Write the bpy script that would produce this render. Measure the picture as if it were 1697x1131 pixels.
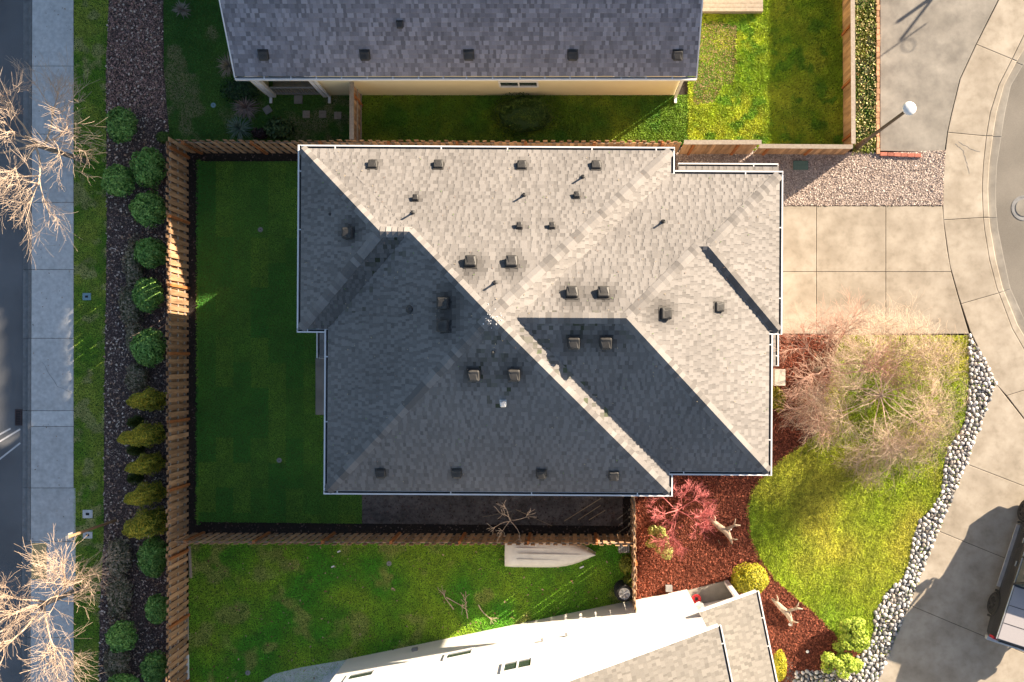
import bpy, math, random
import numpy as np
from mathutils import Vector, Matrix, noise as mnoise
random.seed(7); rng = np.random.default_rng(7)
R = math.radians
SC = bpy.context.scene
for o in list(bpy.data.objects): bpy.data.objects.remove(o)
C = SC.collection

# ------------------------------------------------------------ camera, sky, sun
H = 36.6          # drone height above the ground, metres
F = 46.0 * H      # focal length in photo pixels (46 px per metre on the ground)
NX, NY = 940.0, 598.0
cam_d = bpy.data.cameras.new('camera'); cam = bpy.data.objects.new('camera', cam_d); C.objects.link(cam)
cam.location = (0, 0, H); cam.rotation_euler = (0, 0, 0)
cam_d.sensor_width = 36; cam_d.lens = 36 * F / 1697
cam_d.shift_x = -(NX - 848.5) / 1697; cam_d.shift_y = (NY - 565.5) / 1697
cam_d.clip_end = 3000; cam_d.clip_start = 0.5
SC.camera = cam
SUN_EL = 19.6; SUN_DIR = (0.815, 0.58)
SUN_ROT = math.degrees(math.atan2(SUN_DIR[0], SUN_DIR[1]))
w = bpy.data.worlds.new('World'); SC.world = w; w.use_nodes = True
nt = w.node_tree; nt.nodes.clear()
sk = nt.nodes.new('ShaderNodeTexSky'); sk.sky_type = 'NISHITA'; sk.sun_disc = False
sk.sun_elevation = R(SUN_EL); sk.sun_rotation = R(SUN_ROT)
bg = nt.nodes.new('ShaderNodeBackground'); bg.inputs[1].default_value = 0.052
ow = nt.nodes.new('ShaderNodeOutputWorld')
nt.links.new(sk.outputs[0], bg.inputs[0]); nt.links.new(bg.outputs[0], ow.inputs[0])
sd = bpy.data.lights.new('sun', 'SUN'); sd.energy = 5.0; sd.angle = R(0.5); sd.color = (1.0, 0.83, 0.63)
sun = bpy.data.objects.new('sun', sd); C.objects.link(sun)
ce = math.cos(R(SUN_EL))
sun.rotation_euler = Vector((SUN_DIR[0]*ce, SUN_DIR[1]*ce, math.sin(R(SUN_EL)))).to_track_quat('Z', 'Y').to_euler()
sun.location = (20, 14, 30)
SC.render.engine = 'CYCLES'
SC.view_settings.view_transform = 'Standard'; SC.view_settings.look = 'None'
SC.view_settings.exposure = 1.85; SC.view_settings.gamma = 1
SC.view_settings.use_curve_mapping = False

# ------------------------------------------------------------ helpers
def P(px, py, z=0.0):
    """plan position (metres) of something seen at photo pixel px,py whose height is z"""
    k = (H - z) / F
    return Vector(((px - NX) * k, -(py - NY) * k, z))
def P2(px, py, z=0.0):
    v = P(px, py, z); return (v.x, v.y)
def PL(pts, z=0.0): return [P2(a, b, z) for a, b in pts]

MATS = {}
def pmat(name, cols, scale=8, detail=6, rough=0.85, bump=0.3, bscale=None, bdist=0.01, objrand=0.0, attr=False,
         big=None, metallic=0.0, coords='pos', stops=None, spec=0.35, stretch=None, trans=0.0):
    """noise mottled principled material; cols: list of rgb along a ramp"""
    m = bpy.data.materials.new(name); m.use_nodes = True; MATS[name] = m
    n = m.node_tree; N = n.nodes; L = n.links; b = N['Principled BSDF']
    b.inputs['Roughness'].default_value = rough; b.inputs['Metallic'].default_value = metallic
    b.inputs['Specular IOR Level'].default_value = spec
    if coords == 'pos':
        g = N.new('ShaderNodeNewGeometry'); vec = g.outputs['Position']
    else:
        g = N.new('ShaderNodeTexCoord'); vec = g.outputs['Object']
    if stretch:
        mp = N.new('ShaderNodeMapping'); mp.inputs['Scale'].default_value = stretch; L.new(vec, mp.inputs[0]); vec = mp.outputs[0]
    nz = N.new('ShaderNodeTexNoise'); nz.inputs['Scale'].default_value = scale; nz.inputs['Detail'].default_value = detail
    nz.inputs['Roughness'].default_value = 0.65
    L.new(vec, nz.inputs['Vector'])
    rp = N.new('ShaderNodeValToRGB'); e = rp.color_ramp.elements
    k = len(cols)
    if stops is None: stops = [0.3 + 0.4 * i / max(1, k - 1) for i in range(k)]
    e[0].position = stops[0]; e[0].color = (*cols[0], 1)
    e[1].position = stops[-1]; e[1].color = (*cols[-1], 1)
    for i in range(1, k - 1):
        q = e.new(stops[i]); q.color = (*cols[i], 1)
    L.new(nz.outputs[0], rp.inputs[0]); col = rp.outputs[0]
    def mul(colsock, valsock):
        mx = N.new('ShaderNodeMix'); mx.data_type = 'RGBA'; mx.blend_type = 'MULTIPLY'; mx.inputs[0].default_value = 1
        L.new(colsock, mx.inputs[6]); L.new(valsock, mx.inputs[7]); return mx.outputs[2]
    if attr:
        a = N.new('ShaderNodeAttribute'); a.attribute_name = 'shade'; col = mul(col, a.outputs['Color'])
    if objrand:
        oi = N.new('ShaderNodeObjectInfo'); mr = N.new('ShaderNodeMapRange')
        mr.inputs[3].default_value = 1 - objrand; mr.inputs[4].default_value = 1 + objrand
        L.new(oi.outputs['Random'], mr.inputs[0]); col = mul(col, mr.outputs[0])
    if big:
        z2 = N.new('ShaderNodeTexNoise'); z2.inputs['Scale'].default_value = big[0]; z2.inputs['Detail'].default_value = 4
        L.new(vec, z2.inputs['Vector'])
        r2 = N.new('ShaderNodeValToRGB'); r2.color_ramp.elements[0].position = 0.35; r2.color_ramp.elements[1].position = 0.65
        r2.color_ramp.elements[0].color = (*big[1], 1); r2.color_ramp.elements[1].color = (*big[2], 1)
        L.new(z2.outputs[0], r2.inputs[0]); col = mul(col, r2.outputs[0])
    L.new(col, b.inputs['Base Color'])
    if trans: b.inputs['Transmission Weight'].default_value = trans
    if bump:
        z3 = N.new('ShaderNodeTexNoise'); z3.inputs['Scale'].default_value = bscale or scale * 3; z3.inputs['Detail'].default_value = 5
        L.new(vec, z3.inputs['Vector'])
        bp = N.new('ShaderNodeBump'); bp.inputs['Strength'].default_value = bump; bp.inputs['Distance'].default_value = bdist
        L.new(z3.outputs[0], bp.inputs['Height']); L.new(bp.outputs[0], b.inputs['Normal'])
    return m
def g3(v, t=(1, 1, 1)): return (v*t[0], v*t[1], v*t[2])

class MB:
    def __init__(s): s.v = []; s.f = []; s.c = []
    def add(s, vs, fs, c=1.0):
        o = len(s.v); s.v += [tuple(p) for p in vs]; s.f += [tuple(i + o for i in f) for f in fs]; s.c += [c] * len(fs)
    def box(s, c, d, rz=0.0, mat=None, col=1.0):
        hx, hy, hz = d[0]/2, d[1]/2, d[2]/2
        vs = [Vector((x, y, z)) for z in (-hz, hz) for x, y in ((-hx, -hy), (hx, -hy), (hx, hy), (-hx, hy))]
        m = mat or Matrix.Rotation(rz, 4, 'Z')
        vs = [m @ p + Vector(c) for p in vs]
        s.add(vs, [(3, 2, 1, 0), (4, 5, 6, 7), (0, 1, 5, 4), (1, 2, 6, 5), (2, 3, 7, 6), (3, 0, 4, 7)], col)
    def prism(s, poly, z0, z1, col=1.0):
        a = sum(poly[i][0]*poly[(i+1) % len(poly)][1] - poly[(i+1) % len(poly)][0]*poly[i][1] for i in range(len(poly)))
        if a < 0: poly = poly[::-1]
        n = len(poly)
        vs = [(x, y, z0) for x, y in poly] + [(x, y, z1) for x, y in poly]
        s.add(vs, [tuple(range(n))[::-1], tuple(range(n, 2*n))] + [(i, (i+1) % n, n+(i+1) % n, n+i) for i in range(n)], col)
    def tube(s, pts, rads, k=5, col=1.0, cap=True):
        rings = []
        for i, p in enumerate(pts):
            p = Vector(p)
            d = (Vector(pts[min(i+1, len(pts)-1)]) - Vector(pts[max(i-1, 0)]))
            if d.length < 1e-9: d = Vector((0, 0, 1))
            d.normalize()
            u = d.cross(Vector((0, 0, 1)) if abs(d.z) < 0.9 else Vector((1, 0, 0))).normalized(); w_ = d.cross(u)
            rings.append([p + (u*math.cos(2*math.pi*j/k) + w_*math.sin(2*math.pi*j/k))*rads[i] for j in range(k)])
        vs = [q for r_ in rings for q in r_]
        fs = [(i*k+j, i*k+(j+1) % k, (i+1)*k+(j+1) % k, (i+1)*k+j) for i in range(len(pts)-1) for j in range(k)]
        if cap: fs += [tuple(range(k))[::-1], tuple(range((len(pts)-1)*k, len(pts)*k))]
        s.add(vs, fs, col)
    def lathe(s, c, prof, k=20, mat=None, col=1.0):
        vs = []
        for r_, z in prof:
            for j in range(k):
                v = Vector((r_*math.cos(2*math.pi*j/k), r_*math.sin(2*math.pi*j/k), z))
                if mat is not None: v = mat @ v
                vs.append(v + Vector(c))
        fs = [(i*k+j, i*k+(j+1) % k, (i+1)*k+(j+1) % k, (i+1)*k+j) for i in range(len(prof)-1) for j in range(k)]
        fs += [tuple(range(k))[::-1], tuple(range((len(prof)-1)*k, len(prof)*k))]
        s.add(vs, fs, col)
    def mesh(s, name, m, smooth=False, attr=True):
        me = bpy.data.meshes.new(name); me.from_pydata(s.v, [], s.f)
        if attr:
            a = me.attributes.new('shade', 'FLOAT_COLOR', 'FACE')
            cc = np.ones((len(s.f), 4), np.float32)
            for i, c in enumerate(s.c): cc[i, :3] = c
            a.data.foreach_set('color', cc.ravel())
        if smooth: me.polygons.foreach_set('use_smooth', [True]*len(me.polygons))
        me.materials.append(m); me.update(); return me
    def build(s, name, m, parent=None, smooth=False, origin=None, bevel=0, **kw):
        if origin is not None: s.v = [(x-origin[0], y-origin[1], z-origin[2]) for x, y, z in s.v]
        o = bpy.data.objects.new(name, s.mesh(name, m, smooth)); C.objects.link(o)
        if origin is not None: o.location = origin
        if parent is not None: o.parent = parent
        if bevel:
            bm_ = o.modifiers.new('bevel', 'BEVEL'); bm_.width = bevel; bm_.segments = 2; bm_.limit_method = 'ANGLE'
        for k_, v_ in kw.items():
            if v_ is not None: o[k_] = v_
        return o
def tag(o, label=None, category=None, group=None, kind=None):
    if label: o['label'] = label
    if category: o['category'] = category
    if group: o['group'] = group
    if kind: o['kind'] = kind
    return o
def thing(name, label, category, loc=(0, 0, 0), rz=0, group=None):
    o = bpy.data.objects.new(name, None); C.objects.link(o); o.location = loc; o.rotation_euler = (0, 0, rz); o.empty_display_size = .2
    return tag(o, label, category, group)
def link(name, me, parent=None, loc=(0, 0, 0), rot=(0, 0, 0), scale=(1, 1, 1), **kw):
    o = bpy.data.objects.new(name, me); C.objects.link(o); o.location = loc; o.rotation_euler = rot; o.scale = scale
    if parent is not None: o.parent = parent
    for k_, v_ in kw.items(): o[k_] = v_
    return o
def copy_tree(o, parent=None):
    c = o.copy(); C.objects.link(c)
    if parent is not None: c.parent = parent
    for ch in list(o.children): copy_tree(ch, c)
    return c
def inside(pts, poly):
    x = pts[:, 0]; y = pts[:, 1]; r_ = np.zeros(len(pts), bool); n = len(poly); j = n-1
    for i in range(n):
        xi, yi = poly[i]; xj, yj = poly[j]
        if yi != yj:
            r_ ^= ((yi > y) != (yj > y)) & (x < (xj-xi)*(y-yi)/(yj-yi)+xi)
        j = i
    return r_
def area(poly): return abs(sum(poly[i][0]*poly[(i+1) % len(poly)][1]-poly[(i+1) % len(poly)][0]*poly[i][1] for i in range(len(poly))))/2
def sample(poly, dens, holes=()):
    a = np.array(poly); lo = a.min(0); hi = a.max(0); n = int((hi-lo).prod()*dens)
    p = lo + rng.random((n, 2))*(hi-lo); m = inside(p, poly)
    for h in holes: m &= ~inside(p, h)
    return p[m]
def np_mesh(name, verts, nper, m, cols=None, parent=None, smooth=False, **kw):
    """verts (N,nper,3) -> one mesh of N separate polygons"""
    n = len(verts); me = bpy.data.meshes.new(name)
    me.vertices.add(n*nper); me.vertices.foreach_set('co', verts.astype(np.float32).ravel())
    me.loops.add(n*nper); me.loops.foreach_set('vertex_index', np.arange(n*nper, dtype=np.int32))
    me.polygons.add(n); me.polygons.foreach_set('loop_start', np.arange(0, n*nper, nper, dtype=np.int32))
    me.update(calc_edges=True)
    a = me.attributes.new('shade', 'FLOAT_COLOR', 'FACE'); cc = np.ones((n, 4), np.float32)
    if cols is not None: cc[:, :3] = cols
    a.data.foreach_set('color', cc.ravel()); me.materials.append(m)
    return link(name, me, parent, **kw)
def fbm(p, s, seed=0.0, oct=3):
    v = np.zeros(len(p)); a = 1.0; t = 0
    for o_ in range(oct):
        ang = 0.7*o_+seed
        q = p*s*(2**o_); q = np.stack([q[:, 0]*math.cos(ang)-q[:, 1]*math.sin(ang), q[:, 0]*math.sin(ang)+q[:, 1]*math.cos(ang)], 1)+seed*17.3
        i = np.floor(q).astype(np.int64); f = q-i; f = f*f*(3-2*f)
        def h(ix, iy):
            k = (ix*374761393+iy*668265263+int(seed*1000+o_*77)*1442695) & 0x7fffffff
            k = (k ^ (k >> 13))*1274126177 & 0x7fffffff
            return ((k ^ (k >> 16)) & 0xffff)/65535.0
        v += a*((h(i[:, 0], i[:, 1])*(1-f[:, 0])+h(i[:, 0]+1, i[:, 1])*f[:, 0])*(1-f[:, 1])+(h(i[:, 0], i[:, 1]+1)*(1-f[:, 0])+h(i[:, 0]+1, i[:, 1]+1)*f[:, 0])*f[:, 1])
        t += a; a *= .5
    return v/t

def blades(name, poly, dens, m, z=0.01, ln=0.06, wd=0.012, lean=0.5, colf=None, holes=(), lab=None, parent=None, lenf=None):
    p = sample(poly, dens, holes); n = len(p)
    a = rng.random(n)*2*np.pi; l = ln*(0.6+0.8*rng.random(n))
    if lenf is not None: l = l*lenf(p)
    le = lean*(0.4+rng.random(n))
    d = np.stack([np.cos(a), np.sin(a)], 1); s = np.stack([-d[:, 1], d[:, 0]], 1)*wd*(.6+.8*rng.random(n))[:, None]
    v = np.zeros((n, 3, 3)); v[:, 0, :2] = p-s; v[:, 1, :2] = p+s; v[:, 0, 2] = z; v[:, 1, 2] = z
    v[:, 2, :2] = p+d*(l*np.sin(le))[:, None]; v[:, 2, 2] = z+l*np.cos(le)
    cols = None
    if colf is not None: cols = colf(p)*(0.75+0.5*rng.random(n))[:, None]
    o = np_mesh(name, v, 3, m, cols, parent); o['kind'] = 'stuff'
    if parent is None: o['label'] = lab; o['category'] = 'grass' if 'grass' in name else name.split('_')[-1]
    return o
def chips(name, poly, dens, m, z=0.0, sz=0.04, asp=0.45, lift=0.02, tilt=0.5, colf=None, holes=(), lab=None, cat=None, parent=None):
    p = sample(poly, dens, holes); n = len(p)
    a = rng.random(n)*2*np.pi; l = sz*(0.5+rng.random(n))
    t = (rng.random(n)-.5)*2*tilt; t2 = (rng.random(n)-.5)*2*tilt
    u = np.stack([np.cos(a)*np.cos(t), np.sin(a)*np.cos(t), np.sin(t)], 1)*l[:, None]/2
    w_ = np.stack([-np.sin(a)*np.cos(t2), np.cos(a)*np.cos(t2), np.sin(t2)], 1)*(l*asp*(.6+.8*rng.random(n)))[:, None]/2
    c = np.zeros((n, 3)); c[:, :2] = p; c[:, 2] = z+rng.random(n)*lift+0.004+np.abs(u[:, 2])+np.abs(w_[:, 2])
    v = np.stack([c-u-w_*.7, c+u*.9-w_, c+u+w_*.8, c-u*.8+w_], 1)
    cols = colf(p, n) if colf is not None else (0.55+0.9*rng.random((n, 1)))*np.ones((1, 3))
    o = np_mesh(name, v, 4, m, cols, parent); o['kind'] = 'stuff'
    if parent is None: tag(o, lab, cat)
    return o

# ------------------------------------------------------------ materials
M_asph = pmat('asphalt', [g3(.14, (.97, 1, 1.05)), g3(.20, (.97, 1, 1.05))], scale=40, bump=.5, rough=.9, big=(.5, g3(.8), g3(1.1)))
M_asph2 = pmat('worn_asphalt', [(.17, .155, .135), (.23, .21, .18)], scale=50, bump=.5, rough=.9, big=(.6, g3(.85), g3(1.1)))
M_conc = pmat('warm_concrete', [(.30, .262, .21), (.37, .325, .265), (.40, .355, .295)], scale=3, detail=12, bump=.25, bscale=120, bdist=.004, objrand=.07, big=(1.1, g3(.80, (1, .98, .95)), g3(1.06)))
M_conc2 = pmat('worn_concrete', [(.19, .175, .155), (.265, .245, .215), (.33, .305, .265)], scale=1.4, detail=12, bump=.25, bscale=90, bdist=.004, objrand=.05, big=(.8, g3(.74), g3(1.08)))
M_cool = pmat('sidewalk_concrete', [(.52, .525, .52), (.60, .605, .60), (.68, .68, .67)], scale=2.2, detail=14, bump=.25, bscale=90, bdist=.004, objrand=.10, big=(7, g3(.88), g3(1.06)), spec=.2)
M_gut = pmat('gutter_concrete', [(.17, .17, .17), (.26, .26, .26)], scale=6, detail=10, bump=.2, objrand=.1)
M_soil = pmat('dark_soil', [(.012, .009, .008), (.035, .026, .02)], scale=14, bump=.8, bdist=.03)
M_dirt = pmat('bare_grey_soil', [(.06, .05, .046), (.14, .12, .11), (.18, .16, .145)], scale=7, detail=12, bump=.8, bdist=.03, big=(1.5, g3(.6), g3(1.15)))
M_mulch = pmat('red_bark_mulch', [(.05, .014, .008), (.13, .036, .018), (.21, .06, .032)], scale=22, bump=.9, bdist=.04)
M_mulchb = pmat('bark_chip', [(.19, .05, .026), (.31, .09, .05)], scale=9, bump=.2, attr=True)
M_brown = pmat('brown_mulch', [(.07, .05, .045), (.15, .11, .095)], scale=20, bump=.9, bdist=.04)
M_brownb = pmat('brown_mulch_chip', [(.20, .135, .118), (.33, .235, .205)], scale=9, bump=.1, attr=True)
M_leaf_l = pmat('dry_leaf', [(.5, .38, .3), (.72, .6, .5)], scale=5, bump=0, attr=True)
M_grav = pmat('pale_gravel_bed', [(.22, .175, .155), (.38, .32, .29)], scale=30, bump=.9, bdist=.03)
M_gravb = pmat('pale_gravel', [(.56, .47, .41), (.74, .63, .56)], scale=9, bump=.1, attr=True)
M_turf = pmat('turf_base', [(.04, .10, .015), (.08, .15, .02)], scale=12, bump=.8, bdist=.03)
M_turf_l = pmat('light_turf_base', [(.10, .14, .015), (.16, .20, .025)], scale=12, bump=.8, bdist=.03)
M_grass = pmat('grass_blade', [(1, 1, 1), (1, 1, 1)], scale=2, bump=0, attr=True, rough=.7)
M_leaf = pmat('shrub_leaf', [(1, 1, 1), (1, 1, 1)], scale=2, bump=0, attr=True, rough=.6)
M_cedar = pmat('fence_cedar', [(.24, .14, .075), (.42, .25, .135), (.50, .32, .19)], scale=9, stretch=(1, 1, .12), coords='pos', bump=.3, objrand=.33)
M_post = pmat('orange_post', [(.30, .10, .03), (.42, .16, .05)], scale=7, bump=.2, objrand=.1)
M_weath = pmat('weathered_wood', [(.26, .21, .17), (.38, .33, .27)], scale=12, bump=.3, objrand=.15)
M_sh = pmat('roof_shingle', [(.198, .186, .178), (.242, .228, .218)], scale=60, detail=4, bump=.5, bscale=160, bdist=.004, attr=True, rough=.95, big=(.45, g3(.9), g3(1.05)), spec=.15)
M_deck = pmat('roof_deck', [g3(.09), g3(.14)], scale=20, bump=.1, rough=1)
M_sh2 = pmat('grey_roof_shingle', [(.24, .235, .262), (.31, .30, .33)], scale=60, detail=4, bump=.5, bscale=160, bdist=.004, attr=True, rough=.95, spec=.15)
M_sh3 = pmat('brown_grey_roof_shingle', [(.185, .172, .155), (.235, .22, .20)], scale=60, detail=4, bump=.5, bscale=160, bdist=.004, attr=True, rough=.95, spec=.15)
M_white = pmat('white_gutter_paint', [g3(.72), g3(.8)], scale=3, bump=0, rough=.45)
M_gin = pmat('gutter_sludge', [g3(.03), g3(.07)], scale=14, bump=.3)
M_wallw = pmat('white_siding', [(.76, .74, .70), (.80, .78, .74)], scale=1.5, bump=.05, rough=.7)
M_wallc = pmat('cream_siding', [(.76, .67, .42), (.80, .71, .46)], scale=1.5, bump=.05, rough=.7)
M_wallb = pmat('beige_siding', [(.45, .40, .34), (.5, .45, .38)], scale=1.5, bump=.05, rough=.7)
M_vent = pmat('vent_metal', [g3(.032, (1.05, 1, .95)), g3(.06, (1.05, 1, .95))], scale=6, bump=.05, rough=.55, objrand=.25)
M_ventd = pmat('dark_pipe', [g3(.05), g3(.08)], scale=6, bump=.05, rough=.6)
M_silver = pmat('galvanised_metal', [g3(.55), g3(.7)], scale=6, bump=.05, rough=.35, metallic=.6)
M_glass = pmat('window_glass', [(.03, .045, .045), (.05, .07, .07)], scale=1, bump=0, rough=.06, spec=.8)
M_bark = pmat('grey_bark', [(.16, .13, .11), (.30, .26, .22)], scale=14, bump=.5)
M_twig = pmat('pale_twig', [(.46, .35, .26), (.60, .47, .36)], scale=6, bump=0)
M_twigg = pmat('grey_twig', [(.42, .31, .22), (.60, .46, .35)], scale=3, bump=0)
M_twigp = pmat('pink_brown_twig', [(.34, .19, .14), (.50, .32, .25)], scale=2, bump=0)
M_twigr = pmat('red_twig', [(.48, .11, .12), (.62, .22, .20)], scale=6, bump=0)
M_drift = pmat('driftwood', [(.28, .20, .14), (.50, .40, .30)], scale=9, bump=.6)
M_rock = pmat('river_rock', [(.30, .30, .31), (.54, .52, .5), (.70, .68, .65)], scale=3, bump=.15, attr=True, objrand=.45, rough=.7)
M_bed = pmat('rock_bed_base', [(.04, .035, .03), (.10, .09, .08)], scale=14, bump=.5)
M_brick = pmat('orange_brick', [(.42, .22, .12), (.55, .33, .2)], scale=9, bump=.3, objrand=.25)
M_brickr = pmat('red_brick', [(.32, .10, .07), (.42, .16, .11)], scale=9, bump=.3, objrand=.2)
M_lid = pmat('green_lid', [(.10, .17, .14), (.14, .22, .18)], scale=9, bump=.1)
M_lidb = pmat('teal_lid', [(.20, .33, .38), (.26, .40, .45)], scale=9, bump=.1)
M_iron = pmat('cast_iron', [(.05, .035, .035), (.09, .06, .06)], scale=30, bump=.3, rough=.6)
M_black = pmat('black_plastic', [g3(.015), g3(.025)], scale=9, bump=0, rough=.5)
M_tact = pmat('tan_tactile', [(.55, .42, .19), (.66, .52, .27)], scale=30, bump=.5)
M_line = pmat('road_paint', [g3(.5), g3(.7)], scale=30, bump=.1)
M_lamp = pmat('lamp_shade_white', [g3(.8, (1, 1, .96)), g3(.85, (1, 1, .96))], scale=3, bump=0, rough=.3)
M_pole = pmat('lamp_pole', [(.06, .045, .035), (.09, .07, .055)], scale=9, bump=.1, rough=.5)
M_car = pmat('truck_paint', [(.06, .058, .058), (.07, .068, .068)], scale=2, bump=0, rough=.22, metallic=.5, spec=.6)
M_cover = pmat('bed_cover_vinyl', [(.34, .32, .33), (.38, .36, .37)], scale=40, bump=.05, rough=.6)
M_rubber = pmat('tyre_rubber', [g3(.02), g3(.035)], scale=30, bump=.1, rough=.8)
M_red = pmat('tail_light_red', [(.4, .02, .03), (.45, .03, .04)], scale=3, bump=0, rough=.2)
M_boat = pmat('boat_white', [(.62, .60, .56), (.76, .74, .70)], scale=2.5, detail=8, bump=.05, rough=.4)
M_straw = pmat('bamboo', [(.35, .26, .15), (.5, .38, .24)], scale=9, bump=0)
M_crate = pmat('grey_plastic', [g3(.22), g3(.28)], scale=9, bump=.05)

# ------------------------------------------------------------ ground, roads
def sheet(name, polypx, z, m, kind='structure', **kw):
    mb = MB(); pts = PL(polypx)
    a = sum(pts[i][0]*pts[(i+1) % len(pts)][1]-pts[(i+1) % len(pts)][0]*pts[i][1] for i in range(len(pts)))
    if a < 0: pts = pts[::-1]
    mb.add([(x, y, z) for x, y in pts], [tuple(range(len(pts)))])
    o = mb.build(name, m); o['kind'] = kind
    return o
mb = MB(); mb.add([(-900, -900, -.2), (900, -900, -.2), (900, 900, -.2), (-900, 900, -.2)], [(0, 1, 2, 3)])
mb.build('ground', M_soil, kind='structure')
# yard block, raised to the kerb level
yard = MB(); yard.prism(PL([(54, -900), (1700, -900), (1700, -60), (1690, 60), (1650, 150), (1632, 230), (1626, 310), (1632, 400), (1658, 500), (1700, 580), (1800, 680), (2300, 900), (2300, 2200), (52, 2200)]), -.18, -.02)
yard.build('yard_ground', M_soil, kind='structure')
sheet('street', [(-1500, -900), (39, -900), (37, 300), (34, 1200), (32, 2200), (-1500, 2200)], -.15, M_asph)
sheet('road', [(1655, -900), (2600, -900), (2600, 1000), (1800, 700), (1697, 600), (1690, 530), (1655, 450), (1640, 330), (1650, 200), (1700, 60)], -.15, M_asph2)
# kerb gutter pan along the street
def inset(poly, d):
    n = len(poly); a = sum(poly[i][0]*poly[(i+1) % n][1]-poly[(i+1) % n][0]*poly[i][1] for i in range(n))
    if a < 0: poly = poly[::-1]
    out = []
    for i in range(n):
        p0 = Vector(poly[i-1]); p1 = Vector(poly[i]); p2 = Vector(poly[(i+1) % n])
        e1 = (p1-p0).normalized(); e2 = (p2-p1).normalized()
        n1 = Vector((-e1.y, e1.x)); n2 = Vector((-e2.y, e2.x)); b = n1+n2
        if b.length < 1e-6: b = n1
        b = b/max(.4, b.dot(n1)); out.append(tuple(p1+b*d))
    return out
def slab(name, polypx, z0, z1, m, parent, gap=.008, cham=.012, world=False):
    p = polypx if world else PL(polypx)
    a = inset(p, gap); b = inset(a, cham); n = len(a); mb = MB()
    mb.add([(x, y, z0) for x, y in a]+[(x, y, z1-cham*.6) for x, y in a]+[(x, y, z1) for x, y in b],
           [tuple(range(2*n, 3*n))]+[(i, (i+1) % n, n+(i+1) % n, n+i) for i in range(n)]+[(n+i, n+(i+1) % n, 2*n+(i+1) % n, 2*n+i) for i in range(n)])
    cx = sum(q[0] for q in a)/n; cy = sum(q[1] for q in a)/n
    return mb.build(name, m, parent, origin=(cx, cy, z1))
def struct_base(name, polypx, z, m): return sheet(name, polypx, z, m)
gp = struct_base('kerb_gutter', [(35, -300), (54, -300), (53, 400), (50, 1400), (31, 1400), (34, 700)], -.145, M_gut)
ys = [-230, -116, 0, 110, 223, 336, 447, 561, 681, 809, 898, 1057, 1180]
def lx(y): return 53.5-(y/1131)*3.0
for a, b in zip(ys[:-1], ys[1:]):
    slab('gutter_slab', [(lx(a)-17.5, a), (lx(a)-6, a), (lx(b)-6, b), (lx(b)-17.5, b)], -.17, -.11, M_gut, gp)
    slab('kerb', [(lx(a)-6, a), (lx(a), a), (lx(b), b), (lx(b)-6, b)], -.17, .012, M_gut, gp)
sw = struct_base('sidewalk', [(52, -300), (123, -300), (125, 1400), (50, 1400)], -.008, M_soil)
ys = [-230, -116, -2, 110, 223, 336, 447, 561, 681, 707, 809, 898, 962, 1057, 1180]
for a, b in zip(ys[:-1], ys[1:]):
    xr = 126 if 800 < (a+b)/2 < 960 else 122.5
    slab('slab', [(lx(a), a), (xr, a), (xr, b), (lx(b), b)], -.1, .02+random.random()*.004, M_cool, sw)
tp = slab('tactile_pad', [(53, 900), (78, 900), (78, 960), (52, 960)], .01, .032, M_tact, sw, gap=.0)
for i in range(22):
    mb = MB() if i == 0 else mb
    for j in range(9):
        c = P(54.8+j*2.7, 902+i*2.7); mb.box((c.x, c.y, .034), (.024, .024, .01))
mb.build('dome_bumps', M_tact, sw, kind='stuff')
# storm drain
dr = thing('storm_drain', 'rusty grated storm drain set in the left street gutter', 'drain', P(35.5, 692, -.148))
mb = MB(); mb.box((0, 0, .004), (.42, .56, .02)); mb.build('drain_pit', M_black, dr)
mb = MB()
for i in range(9): mb.box((0, -.24+i*.06, .022), (.40, .026, .02))
for s in (-.2, 0, .2): mb.box((s, 0, .025), (.03, .56, .02))
for s in (-.28, .28): mb.box((0, s, .024), (.44, .03, .02))
mb.build('grate', M_iron, dr)
mb = MB()
for (a, b, c, d) in ((-30, 748, 30, 712), (-40, 790, 30, 735), (-12, 725, 14, 711)):
    p = P(a, b); q = P(c, d); dd = (q-p); L_ = dd.length; an = math.atan2(dd.y, dd.x)
    mb.box(((p.x+q.x)/2, (p.y+q.y)/2, -.147), (L_, .06, .004), an)
tag(mb.build('road_marking', M_line), kind='structure')

# right hand concrete: driveway, curved sidewalk, kerb
dv = struct_base('driveway', [(1286, 341), (1562, 341), (1566, 386), (1574, 440), (1589, 494), (1607, 554), (1286, 555)], -.006, M_soil)
edge = [(341, 1561.5), (386, 1565.5), (440, 1573), (494, 1588), (554.5, 1606)]
def ex(y):
    for (a, xa), (b, xb) in zip(edge[:-1], edge[1:]):
        if y <= b: return xa+(xb-xa)*(y-a)/(b-a)
    return edge[-1][1]
for (ya, yb) in ((342, 451), (451, 554)):
    for (xa, xb) in ((1284, 1352.5), (1352.5, 1467.5)):
        slab('slab', [(xa, ya), (xb, ya), (xb, yb), (xa, yb)], -.1, .02, M_conc, dv)
    yy = [ya, (ya*2+yb)/3, (ya+2*yb)/3, yb]
    slab('slab', [(1467.5, ya)]+[(ex(y), y) for y in yy]+[(1467.5, yb)], -.1, .02, M_conc, dv)
inner = [(1700, -95), (1676, -42), (1655, 0), (1617.5, 74), (1591, 131), (1576.5, 190), (1570, 220), (1565, 262), (1562.5, 305), (1562, 340), (1563, 365), (1566, 386), (1573.7, 440), (1589, 494), (1592.4, 504), (1607, 548), (1631, 597), (1652, 639), (1668, 656), (1697, 694), (1760, 765)]
outer = [(1760, -60), (1728, 0), (1697, 57), (1676.6, 98.5), (1655, 141), (1640.5, 187), (1634, 226), (1629, 272), (1627, 312), (1628, 340), (1629, 361), (1631, 380), (1639, 430), (1652, 480), (1655, 486), (1677, 545), (1700, 585), (1728, 615), (1745, 632), (1775, 665), (1830, 720)]
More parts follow.
